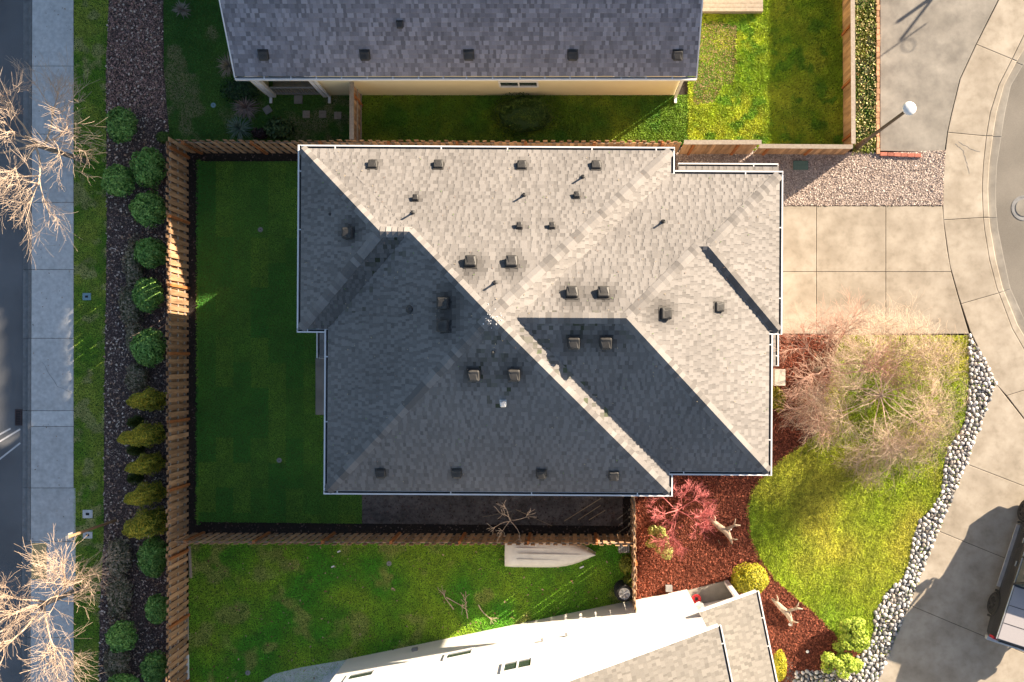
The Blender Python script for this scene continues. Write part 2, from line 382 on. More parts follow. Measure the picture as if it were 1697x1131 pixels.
gout = [(1790, -35), (1757, 20), (1722, 75), (1698, 107), (1678, 141), (1668, 187), (1662, 226), (1655, 272), (1653, 312), (1653.5, 340), (1655, 361), (1657, 380), (1667, 430), (1675.5, 470), (1678, 479), (1700, 528), (1722, 563), (1750, 592), (1766, 610), (1798, 640), (1850, 690)]
kin = [(o[0]+(g[0]-o[0])*.42, o[1]+(g[1]-o[1])*.42) for o, g in zip(outer, gout)]
sr = struct_base('curved_sidewalk', inner+outer[::-1], -.006, M_soil)
js = [0, 3, 6, 10, 14, 18, 20]
for a, b in zip(js[:-1], js[1:]):
    slab('slab', inner[a:b+1]+outer[a:b+1][::-1], -.1, .02+random.random()*.004, M_conc, sr)
kb = struct_base('curved_kerb', outer+gout[::-1], -.14, M_gut)
for a, b in zip(js[:-1], js[1:]):
    slab('kerb', outer[a:b+1]+kin[a:b+1][::-1], -.17, .01, M_conc, kb, cham=.02)
    slab('gutter_slab', kin[a:b+1]+gout[a:b+1][::-1], -.17, -.125, M_conc2, kb)
# neighbour driveways
d2 = struct_base('lower_driveway', [(1649, 633), (1700, 697), (1780, 770), (1780, 1300), (1390, 1300), (1453, 1131), (1505, 1003), (1554, 880), (1601, 769)], -.006, M_soil)
for q in ([(1649, 634.5), (1697, 695.5), (1790, 790), (1790, 842), (1601, 769)], [(1601, 769), (1790, 842), (1790, 976), (1554, 880)],
          [(1554, 880), (1790, 976), (1790, 1121), (1506, 1002.5)], [(1506, 1002.5), (1790, 1121), (1790, 1260), (1402, 1260), (1453, 1131)]):
    slab('slab', q, -.1, .02, M_conc, d2)
d3 = struct_base('upper_driveway', [(1457, -300), (1790, -300), (1700, -95), (1655, 0), (1617, 74), (1591, 131), (1576, 190), (1570, 220), (1566, 247), (1457, 247)], -.006, M_soil)
slab('slab', [(1458, 0), (1654, 0), (1617, 74), (1590.5, 131), (1576, 190), (1569.5, 220), (1565, 252), (1530, 262), (1525, 252.5), (1458, 251)], -.1, .021, M_conc2, d3)
slab('slab', [(1458, -280), (1790, -280), (1699, -95), (1654, 0), (1458, 0)], -.1, .021, M_conc2, d3)
# cracks in the pavement
def crack(pts, parent):
    q = [P(a, b) for a, b in pts]; mb = MB(); out = []
    for a, b in zip(q[:-1], q[1:]):
        for k in range(5):
            c = a.lerp(b, k/5); out.append(Vector((c.x+random.uniform(-.02, .02), c.y+random.uniform(-.02, .02), .0225)))
    out.append(Vector((q[-1].x, q[-1].y, .0225)))
    for a, b in zip(out[:-1], out[1:]):
        d = b-a; mb.box(((a.x+b.x)/2, (a.y+b.y)/2, .0255), (d.length+.004, random.uniform(.007, .014), .003), math.atan2(d.y, d.x))
    mb.build('crack', M_gut, parent, kind='stuff')
crack([(1582, 238), (1596, 250), (1601, 268), (1606, 288)], sr); crack([(1588, 236), (1606, 246), (1624, 252)], sr)
crack([(70, 600), (96, 640), (119, 652)], sw)
# manhole
mh = thing('manhole_cover', 'round manhole collar in the cul-de-sac asphalt at the right edge', 'manhole', P(1697, 345, -.15))
mb = MB(); mb.lathe((0, 0, 0), [(.46, .003), (.46, .012), (.40, .016), (.40, .004)], 32); mb.build('collar', M_gut, mh)
mb = MB(); mb.lathe((0, 0, 0), [(.31, .003), (.31, .018), (.29, .02)], 32); mb.build('lid', M_conc2, mh)

# ------------------------------------------------------------ planting beds and lawns
left_strip = [(123, -40), (182, -40), (176, 120), (177, 400), (173, 650), (172, 900), (165, 1010), (164, 1180), (123, 1180)]
left_bed = [(182, -40), (270, -40), (272, 120), (281, 225), (281, 245), (300, 245), (300, 1180), (164, 1180), (165, 1010), (172, 900), (173, 650), (177, 400), (176, 120)]
nw_yard = [(270, -120), (600, -120), (600, 238), (281, 238), (281, 225), (272, 120)]
n_yard = [(600, 158), (1140, 158), (1140, 240), (600, 240)]
ne_yard = [(1140, -120), (1398, -120), (1398, 250), (1140, 250)]
rear_lawn = [(329, 268), (640, 268), (640, 800), (600, 812), (600, 868), (327, 865)]
south_yard = [(313, 895), (1046, 895), (1046, 1005), (880, 1040), (575, 1098), (430, 1200), (313, 1200)]
front_lawn = [(1390, 556), (1604, 556), (1605, 590), (1605, 630), (1602, 665), (1598, 695), (1586, 722), (1571, 740), (1563, 770), (1559, 815), (1544, 842), (1522, 862), (1511, 897), (1505, 935), (1493, 960), (1472, 976), (1461, 995), (1447, 1017), (1446, 1048), (1439, 1072), (1423, 1083), (1391, 1062), (1375, 1043), (1348, 1016), (1313, 986), (1285, 963), (1257, 926), (1240, 886), (1237, 842), (1245, 811), (1262, 790), (1285, 767), (1300, 755), (1327, 737), (1352, 712), (1362, 670)]
red_bed = [(1278, 555), (1392, 555), (1366, 670), (1356, 714), (1329, 739), (1302, 757), (1287, 769), (1264, 792), (1248, 812), (1240, 843), (1243, 886), (1260, 926), (1287, 963), (1315, 986), (1350, 1016), (1377, 1043), (1393, 1062), (1425, 1085), (1400, 1110), (1330, 1112), (1300, 1140), (1150, 1100), (1048, 1010), (1052, 760), (1100, 740), (1278, 740)]
grav = [(1120, 253), (1410, 253), (1457, 254), (1525, 252), (1567, 249), (1563, 305), (1562, 341), (1120, 341)]
strip_r = [(1412, -120), (1451, -120), (1451, 254), (1412, 254)]
rockbed = [(1605, 556), (1608, 556), (1631, 597), (1650, 634), (1601, 769), (1554, 880), (1505, 1003), (1453, 1131), (1440, 1170), (1300, 1170), (1318, 1112), (1400, 1110), (1424, 1084), (1440, 1073), (1447, 1048), (1448, 1017), (1462, 995), (1473, 977), (1494, 961), (1506, 936), (1512, 898), (1523, 863), (1545, 843), (1560, 816), (1564, 771), (1572, 741), (1587, 723), (1599, 696), (1603, 665), (1606, 630)]
dirt = [(600, 790), (1032, 790), (1032, 872), (600, 868)]
sheet('left_lawn', left_strip, .004, M_turf)
sheet('left_planting_bed', left_bed, .0, M_brown)
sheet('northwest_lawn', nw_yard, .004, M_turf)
sheet('north_lawn', n_yard, .008, M_turf)
sheet('northeast_lawn', ne_yard, .004, M_turf)
sheet('rear_lawn', rear_lawn, .012, M_turf)
sheet('side_yard_soil', dirt, .008, M_dirt)
sheet('south_lawn', south_yard, .004, M_turf)
sheet('front_lawn', front_lawn, .02, M_turf_l)
sheet('front_mulch_bed', red_bed, .012, M_mulch)
sheet('gravel_strip', grav, .0, M_grav)
sheet('driveway_side_bed', strip_r, .0, M_brown)
creek = sheet('dry_creek_bed', rockbed, .004, M_bed)

def gcol(c1, c2, c3=None, s=1.2, seed=1.0, s2=6):
    c1, c2 = np.array(c1), np.array(c2)
    def f(p):
        a = np.clip((fbm(p, s, seed)-.3)/.4, 0, 1)[:, None]; c = c1*(1-a)+c2*a
        if c3 is not None:
            b = np.clip((fbm(p, s*1.7, seed+5)-.58)/.12, 0, 1)[:, None]; c = c*(1-b)+np.array(c3)*b
        b = (0.7+.6*fbm(p, s2, seed+9))[:, None]
        return c*b
    return f
WP = PL
def front_c(p):
    a = np.clip((fbm(p, .6, 2.0)-.3)/.4, 0, 1)[:, None]; c = np.array([[.34, .44, .025]])*(1-a)+np.array([[.52, .50, .06]])*a
    b = np.clip((fbm(p, .45, 7.0)-.5)/.25, 0, 1)[:, None]*.6; c = c*(1-b)+np.array([[.24, .46, .03]])*b
    q = np.stack([p[:, 0]*.9659+p[:, 1]*-.17, p[:, 1]*.12], 1); c = c*(.72+.56*fbm(q, 3.2, 3))[:, None]
    q = np.stack([p[:, 0]*.96+p[:, 1]*-.28, (p[:, 1]*.96+p[:, 0]*.28)*.4], 1); return c*(.3+.7*fbm(q, 16, 9, 2)+.7*fbm(p, 13, 4, 2))[:, None]
blades('grass_front_lawn', WP(front_lawn), 3800, M_grass, .02, .055, .012, .9, front_c, lab='bright yellow green grass of the sunlit front lawn')
blades('grass_rear_lawn', WP(rear_lawn), 2600, M_grass, .012, .03, .012, .9, None, lab='short dark green turf behind the house')
def rear_c(p):
    k = F/H; X = p[:, 0]*k+NX; Y = -p[:, 1]*k+NY
    i = np.floor((X-329)/29.0); j = np.floor((Y-268+i*41)/83.0)
    hsh = np.mod(np.sin(i*12.9898+j*78.233)*43758.5453, 1)
    c = np.array([.042, .18, .02])*1.25*(1-hsh[:, None])+np.array([.17, .34, .035])*hsh[:, None]
    return c*(.7+.6*fbm(p, 3, 4.0))[:, None]
o = bpy.data.objects['grass_rear_lawn']; me = o.data
co = np.empty(len(me.vertices)*3, np.float32); me.vertices.foreach_get('co', co); co = co.reshape(-1, 3, 3)[:, 0, :2]
cc = np.ones((len(co), 4), np.float32); cc[:, :3] = rear_c(co.astype(float))*(.75+.5*rng.random(len(co)))[:, None]
me.attributes['shade'].data.foreach_set('color', cc.ravel())
blades('grass_left_strip', WP(left_strip), 2600, M_grass, .004, .045, .012, .9, gcol((.17, .36, .03), (.42, .50, .07), (.5, .5, .18), 1.4, 3.0, 6), lab='patchy green grass strip beside the left sidewalk')
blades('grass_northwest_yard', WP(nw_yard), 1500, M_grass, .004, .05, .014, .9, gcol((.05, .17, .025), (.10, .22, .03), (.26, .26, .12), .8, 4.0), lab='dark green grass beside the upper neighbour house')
blades('grass_north_yard', WP(n_yard), 2200, M_grass, .008, .07, .018, .8, gcol((.09, .24, .02), (.26, .36, .03), (.14, .26, .02), 1.0, 5.0, 4), lab='mossy weeds between the two houses')
ne_bare = [(x+.35*mnoise.noise(Vector((x*1.7, y*1.7, 0))), y+.35*mnoise.noise(Vector((x*1.7+9, y*1.7, 0)))) for x, y in WP([(1156, 50), (1168, 38), (1190, 34), (1214, 44), (1221, 66), (1216, 88), (1224, 112), (1219, 138), (1196, 148), (1178, 170), (1152, 172), (1144, 150), (1152, 120), (1148, 90)])]
blades('grass_northeast_yard', WP(ne_yard), 2600, M_grass, .004, .08, .02, .8, gcol((.26, .40, .02), (.46, .52, .04), (.16, .32, .02), 1.3, 6.0, 4), lab='tall bright weedy grass of the upper right yard',
       lenf=lambda p: (.5+1.1*fbm(p, 2.5, 2))*np.where(inside(p, ne_bare), .25, 1))
chips('dry_weeds', ne_bare, 800, M_leaf_l, .01, .035, .4, .04, .6, lab='dry pinkish weeds on the bare patch of the upper right yard', cat='weeds',
      colf=lambda p, n: np.where(rng.random((n, 1)) < .35, np.array([[.25, .42, .1]]), np.array([[.8, .6, .45]]))*(.4+.7*rng.random((n, 1)))*.8)
blades('grass_south_yard', WP(south_yard), 2400, M_grass, .004, .045, .013, .9, gcol((.09, .36, .018), (.30, .48, .03), (.36, .42, .09), .7, 7.0, 5), lab='patchy mossy grass of the lower back yard')

def mixcol(a, b, p_=.5, v=.5):
    a = np.array([a]); b = np.array([b])
    return lambda p, n: np.where(rng.random((n, 1)) < p_, a, b)*(1-v/2+v*rng.random((n, 1)))
chips('red_bark_chips', WP(red_bed), 1500, M_mulchb, .012, .055, .4, .03, .55, mixcol((1, 1, 1), (.5, .45, .42), .6, .7), lab='reddish brown bark mulch of the front bed', cat='mulch')
chips('brown_bark_chips', WP(left_bed), 700, M_brownb, .0, .05, .45, .02, .5, mixcol((1, 1, 1), (.45, .4, .4), .55, .7), lab='dark brown mulch between the fence and the grass strip', cat='mulch')
lt = chips('fallen_leaves', WP(left_bed), 60, M_leaf_l, .04, .06, .6, .02, .3, mixcol((1, 1, 1), (.7, .55, .45), .6, .5), lab='small pale leaves scattered on the dark mulch', cat='leaves')
chips('bark_debris', WP([(184, -40), (268, -40), (270, 120), (276, 200), (176, 185), (177, 100)]), 500, M_brownb, .02, .055, .4, .02, .5, mixcol((1.9, 1.6, 1.5), (1.1, .95, .9), .5, .6), lab='pale weathered bark in the upper left bed', cat='mulch')
chips('gravel', WP(grav), 4200, M_gravb, .0, .036, .45, .03, .6, mixcol((1, 1, 1), (.55, .5, .48), .6, .6), lab='pinkish grey gravel strip beside the driveway', cat='gravel')
chips('soil_clods', WP([(311, 253), (1046, 253), (1046, 884), (311, 884)]), 60, M_brownb, .004, .05, .7, .01, .4, mixcol((.5, .5, .5), (.25, .25, .25), .5, .6), holes=[WP(rear_lawn), WP([(590, 320), (1046, 320), (1046, 780), (590, 780)])], lab='dark soil and bark border along the back fence', cat='soil')
blades('ground_cover', WP(strip_r), 900, M_grass, .0, .13, .035, .8, gcol((.05, .12, .015), (.22, .24, .03), (.2, .22, .12), 2.2, 8.0, 6), lab='mixed ground cover plants along the brick edging')
chips('edging_leaves', WP(strip_r), 300, M_leaf_l, .03, .06, .5, .08, .8, mixcol((.8, .85, .5), (.3, .45, .12), .5, .6), lab='pale leaves among the ground cover beside the bricks', cat='leaves')

chips('lawn_litter', WP(south_yard), 5, M_leaf_l, .05, .06, .5, .02, .3, mixcol((.7, .6, .5), (.35, .25, .15), .5, .6), lab='scattered dead leaves on the lower back lawn', cat='leaves')
chips('paving_litter', WP([(52, -20), (123, -20), (124, 1150), (52, 1150)]), 3, M_leaf_l, .028, .04, .5, .0, .1, mixcol((.5, .4, .3), (.25, .2, .15), .5, .6), lab='small dead leaves scattered on the left sidewalk', cat='leaves')
blades('turf_fringe_grass', WP([(326, 265), (333, 265), (332, 870), (325, 869)]), 1500, M_grass, .012, .06, .012, 1.1, rear_c, lab='ragged turf edge along the dark soil border')
blades('weed_grass_creek', WP(rockbed), 40, M_grass, .03, .10, .02, .9, gcol((.2, .35, .03), (.4, .45, .08)), lab='weeds growing between the river rocks')
# ------------------------------------------------------------ river rocks
def rockmesh(i):
    import bmesh
    bm = bmesh.new(); bmesh.ops.create_icosphere(bm, subdivisions=2, radius=.5)
    sx, sy, sz = 1, random.uniform(.65, .95), random.uniform(.45, .7)
    for v in bm.verts:
        k = 1+.5*mnoise.noise(v.co*1.6+Vector((i*7.1, 0, 0)))
        v.co = Vector((v.co.x*sx*k, v.co.y*sy*k, v.co.z*sz*k))
    me = bpy.data.meshes.new('stone'); bm.to_mesh(me); bm.free()
    a = me.attributes.new('shade', 'FLOAT_COLOR', 'FACE'); c = random.choice([(1, 1, 1), (.95, .9, .85), (.8, .83, .88), (1.05, 1.0, .95), (.62, .62, .66)])
    cc = np.ones((len(me.polygons), 4), np.float32); cc[:, :3] = c; a.data.foreach_set('color', cc.ravel())
    me.polygons.foreach_set('use_smooth', [True]*len(me.polygons)); me.materials.append(M_rock); return me
RM = [rockmesh(i) for i in range(14)]
RV = [(np.array([v.co[:] for v in m_.vertices]), [tuple(p.vertices) for p in m_.polygons]) for m_ in RM]
def scatter_rocks(poly, n_try, rmin, rmax):
    pts = sample(poly, n_try/area(poly)); out = []; cell = {}; g = rmax*2
    rs = rmin+(rmax-rmin)*rng.random(len(pts))**6
    order = np.argsort(-rs)
    for i in order:
        x, y = pts[i]; r_ = rs[i]; cx, cy = int(x//g), int(y//g); ok = True
        for a in (-1, 0, 1):
            for b in (-1, 0, 1):
                for (u, v_, q) in cell.get((cx+a, cy+b), ()):
                    if (u-x)**2+(v_-y)**2 < (.88*(q+r_))**2: ok = False; break
                if not ok: break
            if not ok: break
        if ok: cell.setdefault((cx, cy), []).append((x, y, r_)); out.append((x, y, r_))
    return out
rk = scatter_rocks(WP(rockbed), 130000, .018, .085)
big = rk[:290]; rest = rk[290:]
for (x, y, r_) in big:
    link('stone', random.choice(RM), creek, (x, y, .02+r_*.45), (random.uniform(-.3, .3), random.uniform(-.3, .3), random.random()*6.3), (2*r_,)*3)
mb = MB()
for (x, y, r_) in rest:
    i = random.randrange(len(RV)); vs, fs = RV[i]; a = random.random()*6.3; ca, sa = math.cos(a), math.sin(a); s = 2*r_
    q = np.stack([(vs[:, 0]*ca-vs[:, 1]*sa)*s+x, (vs[:, 0]*sa+vs[:, 1]*ca)*s+y, vs[:, 2]*s+.01+r_*.4], 1)
    g_ = random.choice([.35, .55, .8, 1, 1.05, 1.1]); t = random.choice([(1, 1, 1), (1.05, .97, .88), (.92, .97, 1.05)])
    mb.add(q.tolist(), fs, g3(g_, t))
mb.build('small_stones', M_rock, creek, smooth=True, kind='stuff')

# ------------------------------------------------------------ roofs
def clip(poly, a, b, c):
    """keep a*x+b*y+c >= 0"""
    out = []; n = len(poly)
    for i in range(n):
        p, q = poly[i], poly[(i+1) % n]; dp = a*p[0]+b*p[1]+c; dq = a*q[0]+b*q[1]+c
        if dp >= 0: out.append(p)
        if (dp >= 0) != (dq >= 0):
            t = dp/(dp-dq); out.append((p[0]+(q[0]-p[0])*t, p[1]+(q[1]-p[1])*t))
    return out
class Roof:
    """roof in a local plan frame; facets: (origin, up-slope dir, along dir, polygon, z0, pitch)"""
    def __init__(s, root, mat4, m, pitch, zt, stains=(), lay=.143):
        s.root = root; s.m4 = mat4; s.m = m; s.t = pitch; s.zt = zt; s.fac = []; s.stains = stains; s.lay = lay; s.damp = 0; s.tones = [.84, .93, .97, .99, 1.0, 1.02, 1.05]  # damp: index of the facet whose shade is painted into the shingle colour
    def facet(s, a, b, poly, z0):
        """eave from a to b; inward = left of a->b"""
        a = Vector(a); b = Vector(b); u = (b-a).normalized(); n = Vector((-u.y, u.x))
        s.fac.append((a, u, n, poly, z0, (b-a).length))
    def zf(s, f, x, y):
        a, u, n, poly, z0, L_ = f; return z0+s.t*((x-a.x)*n.x+(y-a.y)*n.y)
    def shingles(s, roof, nind=260, moss=None, skip=None):
        plan = s.lay*math.cos(math.atan(s.t)); tabs = []
        for fi, f in enumerate(s.fac):
            a, u, n, poly, z0, L_ = f
            us = [(p[0]-a.x)*u.x+(p[1]-a.y)*u.y for p in poly]; ns = [(p[0]-a.x)*n.x+(p[1]-a.y)*n.y for p in poly]
            u0, u1, n1 = min(us), max(us), max(ns)
            pp = [(x_, y_) for x_, y_ in zip(us, ns)]
            ar = sum(pp[i][0]*pp[(i+1) % len(pp)][1]-pp[(i+1) % len(pp)][0]*pp[i][1] for i in range(len(pp)))
            if ar < 0: pp = pp[::-1]
            r_ = 0
            while r_*plan < n1:
                y0 = r_*plan; y1 = y0+plan*1.25; x = u0-random.random()*.3; hi = random.random() < .5; tone = 1
                while x < u1:
                    w_ = random.choice([.09, .11, .14, .17, .2]) if hi else random.choice([.06, .09, .12, .15])
                    q = [(x, y0-.002), (x+w_, y0-.002), (x+w_, y1), (x, y1)]
                    for i in range(len(pp)):
                        p0, p1 = pp[i], pp[(i+1) % len(pp)]
                        if abs(p0[1]) < 1e-6 and abs(p1[1]) < 1e-6: continue
                        q = clip(q, -(p1[1]-p0[1]), p1[0]-p0[0], (p1[1]-p0[1])*p0[0]-(p1[0]-p0[0])*p0[1])
                        if len(q) < 3: break
                    if len(q) >= 3:
                        cx = sum(k[0] for k in q)/len(q); cy = sum(k[1] for k in q)/len(q)
                        wx, wy = a.x+u.x*cx+n.x*cy, a.y+u.y*cx+n.y*cy
                        zz = s.zf(f, wx, wy)
                        if not (s.zt and s.zt(wx, wy) > zz+.06) and not (skip and skip(wx, wy, fi)):
                            c = random.choice(s.tones) * (1.08 if hi else .86)
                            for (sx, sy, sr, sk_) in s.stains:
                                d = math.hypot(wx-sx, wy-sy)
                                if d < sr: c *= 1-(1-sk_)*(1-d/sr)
                            if s.damp and s.damp == fi: c *= .68  # shade painted into the tab colour of one whole facet
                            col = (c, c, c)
                            if moss:
                                mv = moss(wx, wy, fi)
                                if mv > 0 and random.random() < mv: col = (c*.42, c*.5, c*.34) if random.random() < .25 else (c*.66, c*.68, c*.62)
                            tabs.append((f, q, y0, hi, col, w_ if len(q) == 4 else 0))
                    x += w_; hi = not hi
                r_ += 1
        idx = sorted(range(len(tabs)), key=lambda i: -tabs[i][5]-random.random()*.02)[:nind]; si = set(idx)
        bulk = MB()
        for i, (f, q, y0, hi, col, _) in enumerate(tabs):
            a, u, n, poly, z0, L_ = f
            th = .027 if hi else .015
            top = []; bot = []
            for (x, y) in q:
                wx, wy = a.x+u.x*x+n.x*y, a.y+u.y*x+n.y*y; z = z0+s.t*y
                o_ = th*(1-(y-y0)/(plan*1.25))+.004
                top.append(s.m4 @ Vector((wx, wy, z+o_))); bot.append(s.m4 @ Vector((wx, wy, z-.004)))
            k = len(q); mb = MB() if i in si else bulk
            mb.add(top+bot, [tuple(range(k))]+[(j, k+j, k+(j+1) % k, (j+1) % k) for j in range(k)], col)
            if i in si:
                c0 = sum(top, Vector())/k
                mb.build('shingle', s.m, roof, origin=tuple(c0))
        bulk.build('shingle_field', s.m, roof, kind='stuff')
    def cap(s, roof, p, q, zp, zq, step=.17, wd=.155, na=None, nb=None, tones=(.72, .85, 1.0, 1.12, 1.2)):
        """folded cap shingles along a hip or ridge from low p to high q (local frame)"""
        p = Vector((*p, zp)); q = Vector((*q, zq)); d = q-p; L_ = d.length; d.normalize()
        dh = Vector((d.x, d.y, 0)); dh = dh.normalized(); sd_ = Vector((-dh.y, dh.x, 0))
        hip = abs(d.z) > .01
        drop = wd*(s.t*(math.sqrt(.5)) if hip else s.t)
        n = int(L_/step)
        for i in range(n):
            c = p+d*(i*step)
            if s.zt and s.zt(c.x+d.x*step/2, c.y+d.y*step/2) > c.z+.1+d.z*step/2: continue
            if s.zt:
                e_ = c+d*(step*.5)
                if s.zt(e_.x+sd_.x*.12, e_.y+sd_.y*.12) > e_.z-.02 or s.zt(e_.x-sd_.x*.12, e_.y-sd_.y*.12) > e_.z-.02: continue
            l2 = step*1.3; c2 = c+d*min(l2, L_-i*step+.02)
            up = Vector((0, 0, 1))
            a1, a2 = .055, .022
            jw = wd*random.uniform(.95, 1.05)
            vs = [c+sd_*jw-up*(drop-a1), c+up*(a1), c-sd_*jw-up*(drop-a1), c2+sd_*jw-up*(drop-a2), c2+up*a2, c2-sd_*jw-up*(drop-a2)]
            lo = [v-up*.03 for v in vs]
            allv = [s.m4 @ v for v in vs+lo]
            t_ = random.choice(tones); mb = MB()
            mb.add(allv, [(0, 1, 4, 3), (1, 2, 5, 4), (0, 6, 7, 1), (1, 7, 8, 2), (0, 3, 9, 6), (2, 8, 11, 5), (3, 4, 10, 9), (4, 5, 11, 10)], (t_, t_, t_))
            mb.build('ridge_cap', s.m, roof, origin=tuple(s.m4 @ c))
def gutter(root, pts, z, m4, closed=False, wd=.075, step=(1.6, 3.6)):
    """open topped white gutter outside the eave; pts in local frame, outward = right of travel"""
    n = len(pts); segs = [(pts[i], pts[(i+1) % n]) for i in range(n if closed else n-1)]
    for (a, b) in segs:
        a = Vector(a); b = Vector(b); u = (b-a).normalized(); o_ = Vector((u.y, -u.x)); L_ = (b-a).length; ang = math.atan2(u.y, u.x)
        def bx(mb, s0, s1, o0, o1, z0, z1):
            vs = []
            for zz in (z0, z1):
                for (s_, q) in ((s0, o0), (s1, o0), (s1, o1), (s0, o1)):
                    p = a+u*s_+o_*q; vs.append(m4 @ Vector((p.x, p.y, zz)))
            mb.add(vs, [(3, 2, 1, 0), (4, 5, 6, 7), (0, 1, 5, 4), (1, 2, 6, 5), (2, 3, 7, 6), (3, 0, 4, 7)])
        mb = MB(); e0 = .0; e1 = wd+.03
        bx(mb, -e0, L_+e0, wd, wd+.042, z-.13, z+.018); bx(mb, 0, L_, .01, .022, z-.13, z-.03); bx(mb, 0, L_, .022, wd, z-.13, z-.12)
        bx(mb, -.001, .02, .022, wd, z-.12, z+.012) if not closed else None
        g = mb.build('gutter', M_white, root)
        mb = MB(); bx(mb, .021, L_-.021, .023, wd-.001, z-.119, z-.085); mb.build('gutter_silt', M_gin, g)
        x = random.uniform(.3, 1.2)
        while x < L_-.1:
            mb = MB(); bx(mb, x, x+.035, .0, wd, z+.004, z+.016); mb.build('gutter_hanger', M_white, g); x += random.uniform(*step)
        for s_ in (wd+.0275,):
            # corner return closes mitre
            pass
def vent(root, m4, x, y, z, slope_dir, t, size=.3, h=.13, mat=None, name='roof_vent'):
    """slant back roof vent; slope_dir = downhill direction in plan (local)"""
    M = mat or M_vent; d = Vector(slope_dir).normalized(); ang = math.atan2(d.y, d.x)
    tilt = Matrix.Rotation(ang, 4, 'Z') @ Matrix.Rotation(math.atan(t), 4, 'Y')
    base = m4 @ Matrix.Translation((x, y, z)) @ tilt
    s = size/2
    mb = MB()
    # flange
    vs = [Vector(p) for p in ((-s*1.25, -s*1.15, .022), (s*.95, -s*1.15, .022), (s*.95, s*1.15, .022), (-s*1.25, s*1.15, .022))]
    vs2 = [v+Vector((0, 0, .006)) for v in vs]; vs = [base @ v for v in vs+vs2]
    mb.add(vs, [(3, 2, 1, 0), (4, 5, 6, 7), (0, 1, 5, 4), (1, 2, 6, 5), (2, 3, 7, 6), (3, 0, 4, 7)])
    # hood: rings from the base to a rounded top
    body = MB()
    rings = []
    for (k, zz, sh) in ((1.0, .028, 0), (1.02, h*.55, .01), (.98, h*.82, .015), (.86, h*.96, .015), (.55, h*1.03, .01)):
        ring = []
        for (cx, cy) in ((-1, -1), (1, -1), (1, 1), (-1, 1)):
            for q in range(3):
                a0 = math.atan2(cy, cx)-R(45)+R(45)*q; rr = .22
                px_ = cx*(1-rr)+rr*math.cos(a0); py_ = cy*(1-rr)+rr*math.sin(a0)
                lowback = 1.0 if cx > 0 else .62
                ring.append(base @ Vector((px_*s*k+sh, py_*s*k, .028+(zz-.028)*lowback)))
        rings.append(ring)
    n = 12; vs = [v for r_ in rings for v in r_]
    fs = [(i*n+j, i*n+(j+1) % n, (i+1)*n+(j+1) % n, (i+1)*n+j) for i in range(len(rings)-1) for j in range(n)]+[tuple(range((len(rings)-1)*n, len(rings)*n))]
    body.add(vs, fs)
    o = body.build(name, M, root, smooth=False); mb.build('flange', M, o)
    return o
def pipe(root, m4, x, y, z, h=.38, r_=.04, mat=None):
    c = m4 @ Vector((x, y, z)); mb = MB(); mb.lathe(c, [(r_, -.05), (r_, h), (r_*.6, h), (r_*.6, h-.05)], 12)
    o = mb.build('vent_pipe', mat or M_ventd, root)
    mb = MB(); mb.lathe(c, [(r_*2.6, .02), (r_*1.6, .07), (r_*1.1, .11)], 12); mb.build('boot', M_ventd, o); return o

def siding(mb, a, b, z0, z1, m4=Matrix(), lap=.18, th=.012, out=1):
    """lapped wall boards between plan points a and b; outward = right of a->b"""
    a = Vector(a); b = Vector(b); u = (b-a).normalized(); n = Vector((u.y, -u.x))*out
    z = z0
    while z < z1-.01:
        zt = min(z+lap, z1)
        vs = [m4 @ Vector((*(p+n*q), zz)) for p in (a, b) for (q, zz) in ((th*1.0, z), (0.001, zt), (-.1, zt), (-.1, z))]
        mb.add(vs, [(0, 4, 5, 1), (1, 5, 6, 2), (3, 7, 4, 0), (0, 1, 2, 3), (7, 6, 5, 4), (2, 6, 7, 3)]); z = zt
def window(root, m4, c, u, n, wd, ht, double=False, frame=.07):
    """window centred at c (3d) on wall with along dir u and outward n"""
    c = Vector(c); u = Vector((*u, 0)).normalized(); n = Vector((*n, 0)).normalized(); up = Vector((0, 0, 1))
    def bx(mb, s0, s1, z0, z1, o0, o1):
        vs = [m4 @ (c+u*s_+n*o_+up*zz) for zz in (z0, z1) for (s_, o_) in ((s0, o0), (s1, o0), (s1, o1), (s0, o1))]
        mb.add(vs, [(3, 2, 1, 0), (4, 5, 6, 7), (0, 1, 5, 4), (1, 2, 6, 5), (2, 3, 7, 6), (3, 0, 4, 7)])
    h, v = wd/2, ht/2
    mb = MB(); bx(mb, -h-frame, -h, -v-frame, v+frame, 0, .05); bx(mb, h, h+frame, -v-frame, v+frame, 0, .05)
    bx(mb, -h, h, v, v+frame, 0, .05); bx(mb, -h, h, -v-frame, -v, 0, .06)
    if double: bx(mb, -.025, .025, -v, v, .0, .045)
    w_ = mb.build('window', M_white, root)
    for (s0, s1) in (((-h, -.025), (.025, h)) if double else ((-h, h),)):
        mb = MB(); bx(mb, s0, s1, -v, v, .005, .022); mb.build('pane', M_glass, w_)

I4 = Matrix()
